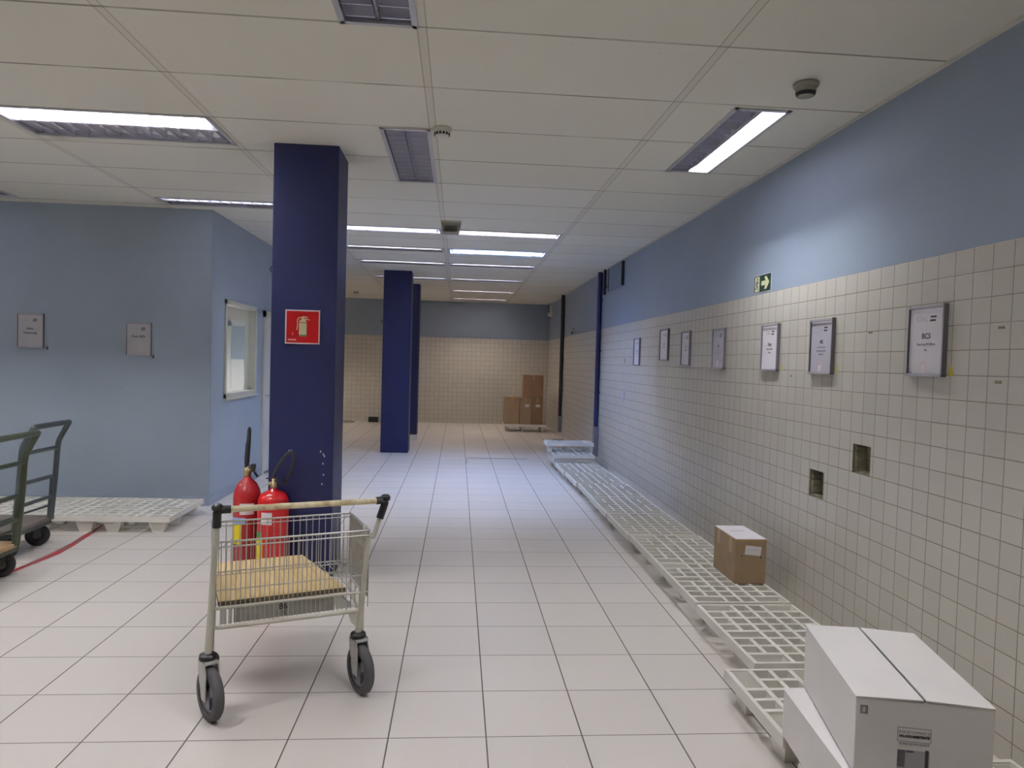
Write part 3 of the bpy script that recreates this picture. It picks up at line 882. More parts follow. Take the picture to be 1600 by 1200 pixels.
# ------------------------------------------------------------------ pallets
PW, PL, PH = 0.548, 0.752, 0.13
def make_pallet(label, loc, rib=.020, depth=.042):
    r = root('plastic_pallet', loc, label, 'pallet', 'white plastic pallets')
    nc, nr = 6, 8
    w, l = PW / 2, PL / 2
    e = .016
    cw = (PW - 2 * e) / nc; rl = (PL - 2 * e) / nr
    zt, zb = PH, PH - depth
    solid = set()
    for rr in (0, nr - 1):
        for cc in (0, 1, 4, 5): solid.add((cc, rr))
    for cc in (0, 1, 4, 5): solid.add((cc, 4))
    mb = MB()
    # outer skirt
    mb.hexa([(-w - .004, -l - .003, zb), (w + .004, -l - .003, zb), (w + .004, -l + e, zb), (-w - .004, -l + e, zb), (-w, -l, zt), (w, -l, zt), (w, -l + e, zt), (-w, -l + e, zt)])
    mb.hexa([(-w - .004, l - e, zb), (w + .004, l - e, zb), (w + .004, l + .003, zb), (-w - .004, l + .003, zb), (-w, l - e, zt), (w, l - e, zt), (w, l, zt), (-w, l, zt)])
    mb.hexa([(-w - .004, -l + e, zb), (-w + e, -l + e, zb), (-w + e, l - e, zb), (-w - .004, l - e, zb), (-w, -l + e, zt), (-w + e, -l + e, zt), (-w + e, l - e, zt), (-w, l - e, zt)])
    mb.hexa([(w - e, -l + e, zb), (w + .004, -l + e, zb), (w + .004, l - e, zb), (w - e, l - e, zb), (w - e, -l + e, zt), (w, -l + e, zt), (w, l - e, zt), (w - e, l - e, zt)])
    for i in range(1, nc):
        x = -w + e + i * cw
        # ribs broken where a panel spans two cells
        for rr in range(nr):
            if (i - 1, rr) in solid and (i, rr) in solid: continue
            y0 = -l + e + rr * rl; mb.box(x - rib / 2, x + rib / 2, y0, y0 + rl, zb, zt)
    for j in range(1, nr):
        y = -l + e + j * rl
        mb.box(-w + e, w - e, y - rib / 2, y + rib / 2, zb, zt - .0006)
    mb.build('deck', M['white_plastic'], r)
    # hollow tapered feet, open at the top so that pallets nest
    zf = zt - .004
    for rr in (0, 4, nr - 1):
        for sx in (-1, 1):
            x = sx * (w - e - cw); yy = -l + e + (rr + .5) * rl
            a, b = cw - .0035, rl / 2 - .0035
            c, d = cw * .50, rl * .24
            def ring(ax, ay, z): return [(x - ax, yy - ay, z), (x + ax, yy - ay, z), (x + ax, yy + ay, z), (x - ax, yy + ay, z)]
            t = .004
            v = ring(c, d, 0) + ring(a, b, zf) + ring(a - t, b - t, zf) + ring(c - t, d - t, t)
            f = [(3, 2, 1, 0), (12, 13, 14, 15)]
            for q in (0, 4, 8):
                for k in range(4):
                    f.append((q + k, q + (k + 1) % 4, q + 4 + (k + 1) % 4, q + 4 + k))
            mb = MB(); mb.add(v, f); mb.build('foot', M['white_plastic'], r)
    return r
xp = 1.335 + PW / 2
row = [(1.19 + PL / 2, 2.915 - PW / 2, 'white grid pallet set crosswise behind the white boxes, nearest to the aisle'),
       (xp + .012, 3.345, 'white grid pallet lying lengthwise between the crosswise one and the brown carton'),
       (xp + .018, 4.130, 'white grid pallet carrying the small brown carton'),
       (xp + .02, 4.890, 'white grid pallet first beyond the brown carton'),
       (xp + .005, 5.650, 'white grid pallet second beyond the brown carton'),
       (xp, 6.415, 'white grid pallet third beyond the brown carton, in the row along the wall'),
       (xp + .01, 7.172, 'white grid pallet third before the stacked pallets at the far end'),
       (xp - .01, 7.930, 'white grid pallet second before the stacked pallets at the far end'),
       (xp - .03, 8.700, 'white grid pallet lying directly before the stacked pallets at the far end')]
PAL = []
for i, (x, y, label) in enumerate(row):
    if i == 0:
        PAL.append(make_pallet(label, (x, y, 0))); PAL[0].rotation_euler = (0, 0, PI / 2)
    else:
        p = copy_thing(PAL[0], (x, y, 0), label, rz=0)
        if i in (1, 4): p.rotation_euler = (0, 0, PI)
        PAL.append(p)
copy_thing(PAL[0], (1.918 - PL / 2, 2.205 - PW / 2, 0), 'white pallet under the white boxes, its corner showing at the lower right edge', rz=PI / 2)
# stack at the far end (nested), top one slid and turned over
copy_thing(PAL[0], (1.585, 9.545, 0.0), 'lowest pallet of the stack at the far end of the row', 'stacked white pallets', rz=0)
copy_thing(PAL[0], (1.575, 9.520, 0.044), 'second pallet up in the far stack', 'stacked white pallets', rz=0)
copy_thing(PAL[0], (1.570, 9.515, 0.090), 'third pallet up in the far stack', 'stacked white pallets', rz=0)
copy_thing(PAL[0], (1.560, 9.60, 0.2205), 'pallet set on top of the far stack, feet showing', 'stacked white pallets', rz=PI / 2).scale = (.64, .86, 1)
# along the booth wall
GL = 'white pallets along the booth wall'
PB = make_pallet('white pallet right end of the row along the booth wall', (-2.522, 6.065, 0), .032, .040)
PB['group'] = GL; PB.rotation_euler = (0, 0, PI)
for i, (x, label) in enumerate(((-3.080, 'white pallet second from right along the booth wall'),
                                (-3.638, 'white pallet behind the trolley handles, third from right along the booth wall'), (-4.196, 'white pallet at the left edge along the booth wall'))):
    copy_thing(PB, (x, 6.065 + (.006, -.004, .003)[i], 0), label, GL, rz=PI)

# ------------------------------------------------------------------ boxes
def carton_body(mb, w, d, h, t=.004, gap=.006, m=0, mi=1):
    """closed carton with two top flaps that meet in the middle (axis y)"""
    mb.box(-w / 2, w / 2, -d / 2, d / 2, 0, h - t, m)

# brown carton on the pallet
r = root('cardboard_carton', (1.803, 4.258, PH), 'small brown cardboard carton with a white label, standing on a pallet', 'cardboard box', rz=.0)
w, d, h = .194, .355, .272
mb = MB(); mb.box(-w / 2, w / 2, -d / 2, d / 2, 0, h, ch=.004); mb.build('body', M['brown_card'], r)
mb = MB(); mb.box(-w / 2 + .001, w / 2 - .001, -d / 2 + .002, d / 2 - .002, h, h + .0025); lid = mb.build('top_sheet', M['paper'], r)
text('lettering', 'FRAGIL', .03, M['lightink'], lid, (0.0, .03, h + .0028))
mb = MB(); mb.box(-w / 2 + .002, w / 2 - .002, -d / 2 - .0012, -d / 2, h - .012, h); mb.build('torn_edge', M['tape'], r)
mb = MB()
Mx = Matrix.Translation((.012, -d / 2 - .001, h - .068)) @ Matrix.Rotation(.1, 4, 'Y')
mb.box(-.05, .05, -.001, .0, -.028, .028, M=Mx)
lb = mb.build('paper_label', M['paper'], r)
text('lettering', 'LOTE 2217', .014, M['lightink'], lb, (.012, -d / 2 - .0022, h - .062), rot=(PI / 2, 0, 0))
mb = MB(); mb.box(-.062, -.054, -d / 2 - .0012, -d / 2, h - .104, h - .096); mb.box(.058, .066, -d / 2 - .0012, -d / 2, h - .115, h - .104); mb.build('staple_hole', M['slot'], r)
mb = MB()
for y0, z0 in ((-.10, h - .1), (.10, h - .09)):
    mb.box(-w / 2 - .001, -w / 2, y0 - .025, y0 + .025, z0, h)
mb.build('tape_strip', M['tape'], r)

# white boxes, lower and upper
def white_box(loc, rz, w, d, h, label, marks):
    r = root('white_box', loc, label, 'cardboard box', 'white boxes at the lower right', rz)
    mb = MB(); mb.box(-w / 2, w / 2, -d / 2, d / 2, 0, h - .005, ch=.003); mb.build('body', M['white_card'], r)
    # two top flaps with a slit between them, slightly sprung
    for s in (-1, 1):
        mb = MB(); x0, x1 = sorted((s * .004, s * (w / 2 + .001)))
        zi, zo = h + .003, h - .002
        za, zb_ = (zi, zo) if s > 0 else (zo, zi)
        mb.hexa([(x0, -d / 2 - .001, za - .004), (x1, -d / 2 - .001, zb_ - .004), (x1, d / 2 + .001, zb_ - .004), (x0, d / 2 + .001, za - .004),
                 (x0, -d / 2 - .001, za), (x1, -d / 2 - .001, zb_), (x1, d / 2 + .001, zb_), (x0, d / 2 + .001, za)])
        mb.build('flap', M['white_card'], r)
    mb = MB(); mb.box(-.004, .004, -d / 2 + .004, d / 2 - .004, h - .005, h - .003); mb.build('slit', M['slot'], r)
    if marks:
        y = -d / 2 - .0006
        mb = MB()
        def ring(x0, x1, z0, z1, t):
            mb.box(x0, x1, y, y + .0004, z1 - t, z1); mb.box(x0, x1, y, y + .0004, z0, z0 + t); mb.box(x0, x0 + t, y, y + .0004, z0, z1); mb.box(x1 - t, x1, y, y + .0004, z0, z1)
        ring(-w / 2 + .012, -w / 2 + .032, h - .05, h - .026, .0045)
        mb.box(-w / 2 + .0175, -w / 2 + .0195, y, y + .0004, h - .045, h - .031); mb.box(-w / 2 + .0245, -w / 2 + .0265, y, y + .0004, h - .045, h - .031)
        mb.build('square_symbol', M['greyink'], r)
        mb = MB(); ring(-.068, .02, h - .118, h - .078, .0016); mb.build('stamp_frame', M['greyink'], r)
        f = (PI / 2, 0, 0)
        text('lettering', 'LOTE DE COMPRAS  Nº', .0085, M['greyink'], r, (-.024, y, h - .091), rot=f)
        text('lettering', 'NO-XXX-RESISTENTE', .0095, M['ink'], r, (-.024, y, h - .103), rot=f, bold=.0005, sx=.86)
        text('lettering', 'SISTEMA DE TRANSPORTE', .0075, M['greyink'], r, (-.024, y, h - .124), rot=f, sx=.9)
        mb = MB(); mb.box(-.066, .018, y, y + .0003, h - .20, h - .142); mb.build('shipping_label', mat('grey_label', srgb(168, 168, 172), .5), r)
        mb = MB(); mb.box(-.066, -.046, y - .0003, y, h - .19, h - .142); mb.box(-.044, -.024, y - .0003, y, h - .148, h - .142); mb.build('label_print', mat('dark_grey_print', srgb(96, 94, 100), .6, var=.3, scale=120), r)
        mb = MB(); mb.box(.006, .015, y - .0003, y, h - .20, h - .138); mb.build('black_bar', M['ink'], r)
    return r
def place_corner(cx, cy, ang, w, d):
    """centre of a box whose far left corner is (cx, cy); its depth axis leans by ang clockwise"""
    ex = Vector((math.cos(ang), math.sin(ang))); ey = Vector((-math.sin(ang), math.cos(ang)))
    c = Vector((cx, cy)) + ex * w / 2 - ey * d / 2
    return c.x, c.y
a1 = math.radians(-7); x_, y_ = place_corner(1.192, 2.380, -a1 * -1, .42, .57)
white_box((x_, y_, PH), a1, .42, .57, .170, 'lower white cardboard box, mostly covered by the marked one', False)
a2 = math.radians(-13.3); x_, y_ = place_corner(1.268, 2.388, a2, .36, .545)
white_box((x_, y_, PH + .176), a2, .36, .545, .222, 'upper white cardboard box with printed marks and a slit top', True)

# far cartons on their pallet
copy_thing(PAL[0], (1.42, 14.62, 0), 'white pallet under the brown cartons in the far corner', rot=(0, 0, PI / 2)).scale = (1.0, 1.15, 1.18)
GF = 'brown cartons in the far corner'
def far_carton(x0, x1, y0, y1, z0, z1, m, label, tape=True, lab=False):
    cx, cy = (x0 + x1) / 2, (y0 + y1) / 2
    r = root('cardboard_carton', (cx, cy, z0), label, 'cardboard box', GF)
    w, d, h = x1 - x0, y1 - y0, z1 - z0
    mb = MB(); mb.box(-w / 2, w / 2, -d / 2, d / 2, 0, h, ch=.006); mb.build('body', m, r)
    mb = MB(); mb.box(-.025, .025, -d / 2 + .01, d / 2 - .01, h, h + .0015); mb.box(-.025, .025, -d / 2 - .0015, -d / 2, h - .1, h); mb.build('tape_strip', M['tape'], r)
    if lab:
        mb = MB(); mb.box(-.04 + lab, .05 + lab, -d / 2 - .0025, -d / 2 - .0015, h * .66, h * .66 + .055); mb.build('paper_label', M['paper'], r)
zp = PH * 1.18
far_carton(.985, 1.290, 14.36, 14.84, zp, .716, M['brown_card'], 'brown carton left one on the far pallet')
far_carton(1.298, 1.540, 14.34, 14.80, zp, .700, M['brown_card'], 'brown carton in the middle of the far pallet', lab=.02)
far_carton(1.548, 1.775, 14.34, 14.80, zp, .700, M['brown_card2'], 'dark brown carton at the right of the far pallet', lab=.005)
far_carton(1.370, 1.782, 14.42, 14.80, .7035, 1.175, M['brown_card2'], 'brown carton stacked on top of the others in the far corner')

# ------------------------------------------------------------------ conduits, boxes and panel on the right wall
def conduit(y, zb, m, label, box_z0, rad=.034):
    r = root('conduit', (XW, y, 0), label, 'conduit', 'vertical conduits on the right wall')
    mb = MB(); mb.tube([(-rad - .004, 0, zb), (-rad - .004, 0, ZC - .001)], rad, 14); mb.build('pipe', m, r)
    for z in (zb + .5, zb + 1.1, ZC - .4):
        mb = MB(); mb.tube([(-rad - .004, 0, z - .012), (-rad - .004, 0, z + .012)], rad + .004, 14); mb.box(-.012, -.001, -.05, .05, z - .012, z + .012); mb.build('clamp', m, r)
    mb = MB(); mb.box(-.075, -.001, -.05, .05, box_z0 + .2, zb, ch=.006); mb.box(-.07, -.001, -.045, .045, box_z0, box_z0 + .195, ch=.006); mb.build('switch_box', M['greybox'], r)
    if box_z0 > .1:
        mb = MB(); mb.tube([(-.03, 0, .001), (-.03, 0, box_z0)], .012, 10); mb.build('floor_cable', M['greybox'], r)
    return r
conduit(10.05, .53, M['conduit'], 'navy vertical conduit on the right wall, beside the far end of the bluish light', .10)
conduit(13.62, .40, M['darkconduit'], 'dark vertical conduit on the right wall near the far cartons', .085, .036)
r = root('wall_panel', (XW, 9.12, 2.60), 'flat grey cover panel high on the right wall, before the navy conduit', 'panel', rot=ROT_RIGHT)
mb = MB(); mb.box(-.385, .385, -.155, .145, .0005, .03, ch=.004); mb.build('cover', M['panelgrey'], r)
mb = MB(); mb.box(-.40, -.385, -.155, .15, .0005, .036); mb.box(.385, .40, -.155, .15, .0005, .036); mb.build('edge_strip', M['slot'], r)
r = root('short_pipe', (XW, 9.76, 2.42), 'short black pipe end under the ceiling between panel and conduit', 'pipe')
mb = MB(); mb.tube([(-.03, 0, 0), (-.03, 0, ZC - 2.42 - .001)], .02, 12); mb.box(-.03, -.001, -.012, .012, .1, .13); mb.build('pipe', M['black'], r)
r = root('emergency_light', (XW, 15.60, 2.60), 'small emergency lamp high on the right wall at the far corner', 'emergency light', rot=ROT_RIGHT)
mb = MB(); mb.box(-.12, .12, -.13, .17, .0005, .04, ch=.006); mb.build('housing', M['detector'], r)
mb = MB(); mb.box(-.15, -.12, -.14, .18, .0005, .05); mb.build('bracket', M['black'], r)
mb = MB(); mb.lathe([(0, .05), (.035, .046), (.045, .03), (.045, .0)], c=(.02, -.08, .04), n=16); mb.build('lamp_head', M['detector'], r)
r = root('valve', (XW, 12.45, 2.04), 'tiny grey valve on the blue band of the right wall, between the conduits', 'valve', rot=ROT_RIGHT)
mb = MB(); mb.lathe([(0, .05), (.03, .05), (.03, .0005)], n=14); mb.build('body', M['zinc'], r)
mb = MB(); mb.box(-.012, .012, -.07, .0, .03, .05); mb.build('lever', M['black'], r)
r = root('switch_plate', (XW, 8.55, 1.05), 'pale square socket plate on the tiled wall in the bluish light', 'socket', rot=ROT_RIGHT)
mb = MB(); mb.box(-.045, .045, -.06, .06, .0005, .009, ch=.003); mb.build('plate', M['signgrey'], r)
mb = MB(); mb.box(-.018, .018, -.025, .025, .009, .013, ch=.002); mb.build('rocker', M['paper'], r)

# things on the far floor
r = root('black_case', (1.85, 12.42, 0), 'flat black case on the floor behind the stacked pallets', 'case')
mb = MB(); mb.box(-.10, .10, -.14, .14, .0005, .055, ch=.008); mb.build('body', M['black'], r)
mb = MB(); mb.tube(fillet([(-.05, -.14, .03), (-.05, -.17, .03), (.05, -.17, .03), (.05, -.14, .03)], .02), .006, 8); mb.build('handle', M['rubber'], r)
r = root('black_box', (-1.86, 15.86, 0), 'small black box on the floor by the far wall', 'box')
mb = MB(); mb.box(-.105, .105, -.08, .08, .0005, .115, ch=.006); mb.build('body', M['black'], r)
mb = MB(); mb.box(-.085, .085, -.083, -.08, .02, .06); mb.build('front_panel', M['slot'], r)
mb = MB(); mb.tube([(x, y, .007) for x, y in ((-2.75, 15.9), (-2.62, 15.7), (-2.48, 15.58), (-2.34, 15.6), (-2.27, 15.75), (-2.36, 15.9), (-2.55, 15.96))], .006, 8)
o = mb.build('cable', M['black']); o['label'] = 'black cable lying on the floor left of the small black box'; o['category'] = 'cable'
mb = MB(); mb.box(.15, 1.05, 10.27, 10.30, .0003, .006); mb.box(.15, .175, 9.85, 10.27, .0003, .005)
o = mb.build('floor_strip', M['cover_grey']); o['label'] = 'thin pale metal strip across the floor tiles down the hall'; o['category'] = 'floor strip'

# red marking on the floor by the trolleys
mb = MB()
pts = [(-2.85, 4.45), (-2.80, 4.9), (-2.785, 5.1), (-2.80, 5.35), (-2.835, 5.60), (-2.88, 5.95)]
ws = [.012, .022, .03, .024, .026, .010]
for i in range(len(pts) - 1):
    (xa, ya), (xb, yb) = pts[i], pts[i + 1]
    mb.add([(xa - ws[i], ya, .0012), (xa + ws[i], ya, .0012), (xb + ws[i + 1], yb, .0012), (xb - ws[i + 1], yb, .0012)], [(0, 1, 2, 3)])
o = mb.build('floor_marking', M['redpaint']); o['label'] = 'worn red painted line on the floor tiles beside the trolleys'; o['category'] = 'floor marking'

# ------------------------------------------------------------------ fire extinguishers
def bent(pts, r=.03): return fillet(pts, r, 6)
r = root('fire_extinguisher', (-1.125, 4.43, 0), 'bright red fire extinguisher with looped black hose, right one at the pillar', 'fire extinguisher', 'extinguishers behind the trolley basket')
RR = .094
mb = MB(); mb.lathe([(0, .004), (RR * .92, .004), (RR, .02), (RR, .50), (RR * .96, .545), (RR * .82, .575), (RR * .5, .592), (.026, .598), (.022, .612), (0, .612)], n=32); mb.build('cylinder', M['red'], r)
mb = MB(); mb.lathe([(0, .608), (.022, .608), (.022, .635), (.014, .645), (.014, .672), (0, .672)], n=16); mb.box(-.03, .02, -.012, .012, .632, .652, ch=.003)
mb.build('valve', M['brass'], r)
mb = MB(); mb.hexa([(-.012, -.011, .655), (.085, -.011, .640), (.085, .011, .640), (-.012, .011, .655), (-.012, -.011, .661), (.085, -.011, .648), (.085, .011, .648), (-.012, .011, .661)])
mb.hexa([(-.045, -.011, .668), (.05, -.011, .676), (.05, .011, .676), (-.045, .011, .668), (-.045, -.011, .674), (.05, -.011, .682), (.05, .011, .682), (-.045, .011, .674)])
mb.build('squeeze_lever', M['black'], r)
mb = MB(); mb.tube(fillet([(-.005, 0, .672), (.02, -.004, .74), (.075, -.01, .82), (.105, -.012, .842), (.125, -.012, .825), (.118, -.008, .76), (.085, .004, .68), (.055, .03, .63)], .03, 5), .011, 10); mb.build('hose', M['rubber'], r)
def wrap_label(name, m, R, a0, a1, z0, z1, parent, n=8):
    mb = MB()
    for i in range(n):
        p, q = a0 + (a1 - a0) * i / n, a0 + (a1 - a0) * (i + 1) / n
        mb.add([(R * math.cos(p), R * math.sin(p), z0), (R * math.cos(q), R * math.sin(q), z0), (R * math.cos(q), R * math.sin(q), z1), (R * math.cos(p), R * math.sin(p), z1)], [(0, 1, 2, 3)], 0, True)
    return mb.build(name, m, parent)
D_ = math.radians
wrap_label('white_label', M['paper'], RR + .0008, D_(-122), D_(-80), .40, .475, r)
wrap_label('yellow_label', M['yellow'], RR + .0008, D_(-165), D_(-115), .10, .315, r)
wrap_label('green_label', M['greenlab'], RR + .001, D_(-160), D_(-118), .317, .35, r)
r = root('fire_extinguisher', (-1.322, 4.56, 0), 'darker red fire extinguisher with upright black horn, left one', 'fire extinguisher', 'extinguishers behind the trolley basket')
RR2 = .084
mb = MB(); mb.lathe([(0, .004), (RR2 * .92, .004), (RR2, .02), (RR2, .52), (RR2 * .94, .57), (RR2 * .7, .615), (RR2 * .42, .64), (.026, .65), (.022, .665), (0, .665)], n=32); mb.build('cylinder', M['darkred'], r)
mb = MB(); mb.lathe([(0, .66), (.024, .66), (.024, .70), (.016, .71), (.016, .73), (0, .73)], n=16); mb.box(-.022, .05, -.014, .014, .688, .712, ch=.003); mb.build('valve', M['brass'], r)
mb = MB(); mb.box(.022, .048, -.02, .02, .69, .74, ch=.004); mb.hexa([(.02, -.011, .712), (.06, -.011, .655), (.06, .011, .655), (.02, .011, .712), (.028, -.011, .716), (.068, -.011, .66), (.068, .011, .66), (.028, .011, .716)]); mb.build('squeeze_lever', M['black'], r)
mb = MB(); mb.tube([(-.006, -.004, .72), (-.004, -.004, .76), (.002, -.004, .86), (.006, -.004, .905), (.008, -.004, .955), (.009, -.004, .975)], [.014, .017, .016, .013, .012, .007], 12); mb.build('horn', M['rubber'], r)
wrap_label('blue_label', M['bluelab'], RR2 + .0008, D_(-175), D_(-80), .37, .41, r)
wrap_label('yellow_label', M['yellow'], RR2 + .0008, D_(-170), D_(-95), .24, .37, r)
wrap_label('white_label', M['paper'], RR2 + .0008, D_(-105), D_(-45), .43, .50, r)

# ------------------------------------------------------------------ platform trolleys
def trolley(loc, rz, mt, md, label, long_=.80):
    r = root('platform_trolley', loc, label, 'platform trolley', 'platform trolleys by the booth wall', rz)
    hw = .213; rt = .019
    prof = [(0, .19), (.03, .50), (.045, .72), (.052, .772), (.118, .895), (.125, .908)]
    path = [(x, hw, z) for x, z in prof] + [(x, -hw, z) for x, z in prof[::-1]]
    mb = MB(); mb.tube(fillet(path, .05, 5), rt, 12); mb.build('handle_frame', mt, r)
    mb = MB(); mb.tube([(.045, -hw, .722), (.045, hw, .722)], .0145, 10); mb.build('crossbar', mt, r)
    mb = MB(); mb.tube(fillet([(.004, hw - .028, .20), (.026, hw - .028, .515), (.026, -hw + .028, .515), (.004, -hw + .028, .20)], .035, 5), .015, 10); mb.build('inner_hoop', mt, r)
    mb = MB(); mb.tube([(.018, -hw + .01, .365), (.018, hw - .01, .365)], .0135, 10); mb.build('crossbar', mt, r)
    for s in (-1, 1):
        mb = MB(); mb.tube([(.012, s * (hw - .012), .30), (-.20, s * (hw - .012), .225)], .008, 8); mb.build('brace', mt, r)
    mb = MB(); mb.box(-long_, .012, -.245, .245, .185, .212, ch=.006); mb.build('deck', md, r)
    mb = MB(); mb.box(-long_ + .01, .0, -.225, -.19, .155, .185); mb.box(-long_ + .01, .0, .19, .225, .155, .185); mb.box(-.04, 0, -.19, .19, .155, .185); mb.box(-long_ + .01, -long_ + .05, -.19, .19, .155, .185); mb.build('under_frame', mt, r)
    for x in (-.075, -long_ + .12):
        for s in (-1, 1):
            y = s * .185
            Mx = Matrix.Translation((x, y, .078)) @ Matrix.Rotation(PI / 2, 4, 'X') @ Matrix.Rotation(.25, 4, 'Y')
            Mx = Matrix.Translation((x, y, .078)) @ Matrix.Rotation(.35, 4, 'Z') @ Matrix.Rotation(PI / 2, 4, 'X')
            mb = MB(); mb.lathe([(.03, -.016), (.07, -.017), (.078, -.01), (.078, .01), (.07, .017), (.03, .016), (.03, -.016)], n=26, M=Mx)
            wh = mb.build('wheel', M['rubber'], r)
            mb = MB(); mb.lathe([(0, -.012), (.03, -.012), (.03, .012), (0, .012)], n=18, M=Mx); mb.build('hub', M['rim'], wh)
            mb = MB(); mb.box(-.022, .022, -.026, -.021, -.005, .082, M=Matrix.Translation((x, y, .078)) @ Matrix.Rotation(.35, 4, 'Z')); mb.box(-.022, .022, .021, .026, -.005, .082, M=Matrix.Translation((x, y, .078)) @ Matrix.Rotation(.35, 4, 'Z'))
            mb.box(-.03, .03, -.028, .028, .072, .079, M=Matrix.Translation((x, y, .078)) @ Matrix.Rotation(.35, 4, 'Z'))
            mb.build('caster_fork', M['zinc'] if False else mt, wh)
    return r
trolley((-2.952, 5.128, 0), 0.0, M['trolley'], M['trolleydeck'], 'grey steel platform trolley in front of the left pallets, rear one')
trolley((-2.748, 4.388, 0), 0.0, M['trolley2'], M['trolleydeck2'], 'olive green platform trolley with wooden deck, cut off by the left edge')

# ------------------------------------------------------------------ wire basket trolley
r = root('basket_trolley', (-0.650, 2.928, 0), 'silver wire basket trolley with a wooden board, in the foreground', 'trolley', rz=math.radians(21.3))
# front posts
mb = MB(); mb.tube([(-.328, 0, .253), (-.318, 0, .45), (-.302, 0, .80)], [.0135, .0125, .0115], 12); mb.build('post', M['creamtube'], r)
mb = MB(); mb.tube([(.268, 0, .250), (.282, 0, .40), (.303, 0, .66)], [.0145, .013, .011], 12); mb.build('post', M['creamtube'], r)
mb = MB(); mb.hexa([(.236, -.006, .30), (.28, -.006, .255), (.28, .006, .255), (.236, .006, .30), (.222, -.006, .345), (.282, -.006, .345), (.282, .006, .345), (.222, .006, .345)]); mb.build('gusset_plate', M['creamtube'], r)
# rear legs
for x, y in ((-.292, .475), (.39, .425)):
    mb = MB(); mb.tube([(x, y, .06), (x * .98, y - .02, .40)], .010, 10); lg = mb.build('rear_leg', M['creamtube'], r)
    mb = MB(); Mx = Matrix.Translation((x, y, .034)) @ Matrix.Rotation(.2, 4, 'Z') @ Matrix.Rotation(PI / 2, 4, 'X')
    mb.lathe([(0, -.009), (.028, -.009), (.034, -.005), (.034, .005), (.028, .009), (0, .009)], n=20, M=Mx); mb.build('rear_wheel', M['tyre'], lg)
# handle
mb = MB(); mb.tube([(-.285, 0, .822), (.352, 0, .819)], .0125, 14); mb.build('handle_bar', M['handle'], r)
mb = MB(); mb.tube(fillet([(-.303, 0, .752), (-.302, 0, .822), (-.252, 0, .822)], .02, 5), [.0165] * 2 + [.0175] * 4 + [.0165] * 2, 12); mb.lathe([(0, -.004), (.02, -.004), (.022, .012), (.014, .02), (0, .022)], c=(-.302, 0, .826), n=14); mb.build('end_grip', M['black'], r)
mb = MB(); mb.tube(fillet([(.335, 0, .820), (.378, 0, .820), (.352, 0, .742)], .02, 5), .0165, 12); mb.lathe([(0, -.004), (.02, -.004), (.022, .012), (.014, .02), (0, .022)], c=(.376, 0, .824), n=14); mb.build('end_grip', M['black'], r)
mb = MB(); mb.tube(fillet([(.358, 0, .76), (.326, 0, .662), (.306, .012, .668), (.306, .07, .6925)], .03, 6), .0105, 12); mb.build('handle_arm', M['creamtube'], r)
# basket of wires
X0, X1, Y0, Y1, ZB, ZU = -.303, .306, 0.0, .362, .425, .693
def wx(mb, x0, x1, y, z, rr): mb.tube([(x0, y, z), (x1, y, z)], rr, 6)
wr = .0022
mb = MB(); mb.tube([(X0, Y0, ZU), (X1, Y0, ZU)], .0045, 8); wx(mb, X0, X1, Y0, ZB, .0045); wx(mb, X0, X1, Y0, .50, wr); wx(mb, X0, X1, Y0, .672, .003)
k = 33
for i in range(k + 1):
    x = X0 + (X1 - X0) * i / k; mb.tube([(x, Y0, .36), (x, Y0, ZU)], wr, 6)
mb.build('front_wire_panel', M['chrome'], r)
mb = MB(); mb.tube([(X0, Y1, ZU), (X1, Y1, ZU)], .0045, 8)
for z in (.468, .452, .58, .675): wx(mb, X0, X1, Y1, z, .0028)
k = 21
for i in range(k + 1):
    x = X0 + (X1 - X0) * i / k; mb.tube([(x, Y1, .452), (x, Y1, ZU)], wr, 6)
mb.build('rear_wire_panel', M['chrome'], r)
for s, x in ((0, X0), (1, X1)):
    mb = MB(); mb.tube([(x, Y0, ZU), (x, Y1, ZU)], .006, 8); mb.tube([(x, Y0, ZB), (x, Y1, .46)], .004, 8); mb.tube([(x, Y0, .60), (x, Y1, .60)], .0028, 6); mb.tube([(x, Y0, .52), (x, Y1, .53)], .0028, 6)
    k = 24
    for i in range(k + 1):
        y = Y0 + (Y1 - Y0) * i / k; mb.tube([(x, y, .40), (x, y, ZU)], wr, 6)
    mb.build('side_wire_panel', M['chrome'], r)
# board lying through the basket, reaching out behind it
bx = [(-.292, .008), (.212, .008), (.122, .580), (-.296, .575)]
mb = MB()
mb.hexa([(x, y, .432) for x, y in bx] + [(x, y, .4515) for x, y in bx])
mb.mi = [1, 0, 1, 1, 1, 1]
mb.build('board', [M['board'], M['board_edge']], r)
# lower frame, front apron with printed plate and wires
mb = MB(); mb.tube(fillet([(-.31, .30, .37), (-.31, -.004, .352), (.27, -.004, .347), (.29, .30, .365), (.36, .41, .40)], .03, 5), .0085, 10)
mb.tube([(-.312, 0, .43), (.285, 0, .425)], .006, 8); mb.tube([(-.286, .455, .395), (.382, .405, .395)], .006, 8); mb.tube([(-.31, .1, .36), (-.286, .455, .395)], .006, 8)
mb.build('lower_frame', M['creamtube'], r)
mb = MB(); mb.box(-.235, .165, .004, .008, .362, .420); ap_ = mb.build('apron_plate', mat('scratched_zinc_plate', srgb(158, 156, 148), .45, metal=.4, var=.15, scale=18), r)
mb = MB(); mb.box(-.285, -.262, .0, .012, .362, .42); mb.box(-.255, -.240, .0, .012, .362, .42); mb.build('apron_bracket', M['zinc'], r)
mb = MB(); mb.hexa([(.17, .0, .365), (.24, .0, .365), (.25, .01, .365), (.18, .01, .365), (.16, .0, .42), (.19, .0, .42), (.2, .01, .42), (.17, .01, .42)]); mb.build('apron_bracket', M['zinc'], r)
text('lettering', '86', .034, M['ink'], ap_, (-.045, .0035, .404), rot=(PI / 2, 0, 0), bold=.001)
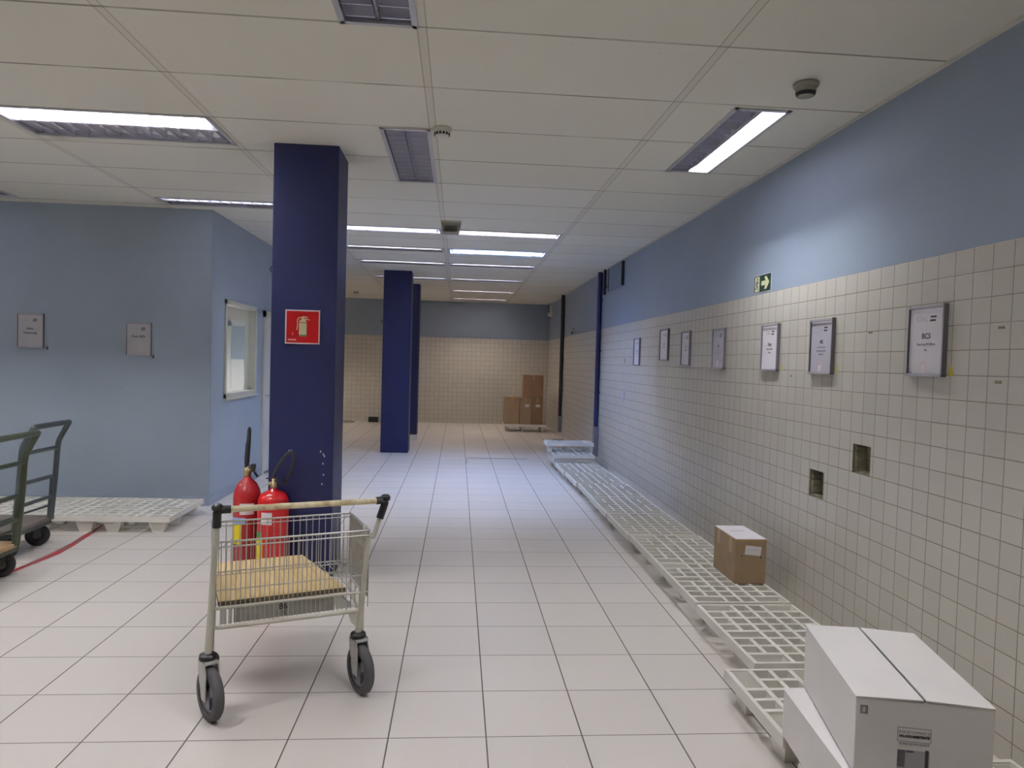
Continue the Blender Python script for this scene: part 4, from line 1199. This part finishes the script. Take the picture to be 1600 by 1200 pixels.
text('lettering', 'K', .026, M['ink'], ap_, (-.04, .0035, .378), rot=(PI / 2, 0, 0), bold=.0005)
# floor of the basket: wires
mb = MB()
for i in range(15):
    x = X0 + (X1 - X0) * (i + .5) / 15; mb.tube([(x, .01, .424), (x * .93, .5, .424)], wr, 6)
mb.build('bottom_grid', M['chrome'], r)
# front casters
def caster(px_, th, side):
    # th: heading of the wheel plane in the trolley's frame
    c = Vector((px_, 0, 0)); off = .03
    d = Vector((math.cos(th), math.sin(th), 0))         # rolling direction (pointing away)
    q = c - d * off
    Rz = Matrix.Translation((q.x, q.y, 0)) @ Matrix.Rotation(th, 4, 'Z')
    W_ = Rz @ Matrix.Translation((0, 0, .104)) @ Matrix.Rotation(PI / 2, 4, 'X')
    mb = MB(); mb.lathe([(.074, -.019), (.096, -.019), (.104, -.012), (.104, .012), (.096, .019), (.074, .019), (.074, -.019)], n=40, M=W_)
    wh = mb.build('wheel', M['tyre'], r)
    mb = MB(); mb.lathe([(.064, -.013), (.0755, -.013), (.0755, .013), (.064, .013), (.064, -.013)], n=36, M=W_)
    mb.lathe([(0, -.018), (.024, -.018), (.026, -.012), (.026, .012), (.024, .018), (0, .018)], n=24, M=W_)
    for k in range(3):
        A = W_ @ Matrix.Rotation(2 * PI * k / 3 + .5, 4, 'Z')
        mb.hexa([A @ Vector(p) for p in ((.02, -.017, -.011), (.068, -.026, -.011), (.068, .026, -.011), (.02, .017, -.011), (.02, -.017, .011), (.068, -.026, .011), (.068, .026, .011), (.02, .017, .011))])
    mb.build('rim', M['rim'], wh)
    mb = MB(); mb.lathe([(.026, -.004), (.066, -.004), (.066, .004), (.026, .004), (.026, -.004)], n=36, M=W_); mb.build('hub_web', M['hub'], wh)
    mb = MB()
    for s in (-1, 1):
        y0, y1 = sorted((s * .024, s * .028))
        P = [(-.020, .082), (.020, .082), (.056, .19), (.058, .232), (-.006, .232), (-.022, .19)]
        n_ = len(P)
        mb.add([Rz @ Vector((x, y0, z)) for x, z in P] + [Rz @ Vector((x, y1, z)) for x, z in P], [tuple(range(n_))[::-1], tuple(range(n_, 2 * n_))] + [(i, (i + 1) % n_, (i + 1) % n_ + n_, i + n_) for i in range(n_)])
    mb.box(-.012, .05, -.028, .028, .222, .232, M=Rz)
    mb.build('caster_fork', M['zinc'], wh)
    mb = MB(); mb.lathe([(0, .230), (.032, .230), (.034, .238), (.032, .250), (.02, .254), (0, .256)], c=c, n=22); mb.build('swivel_collar', M['black'], wh)
caster(-.328, math.radians(108), 0)
caster(.268, math.radians(102), 1)
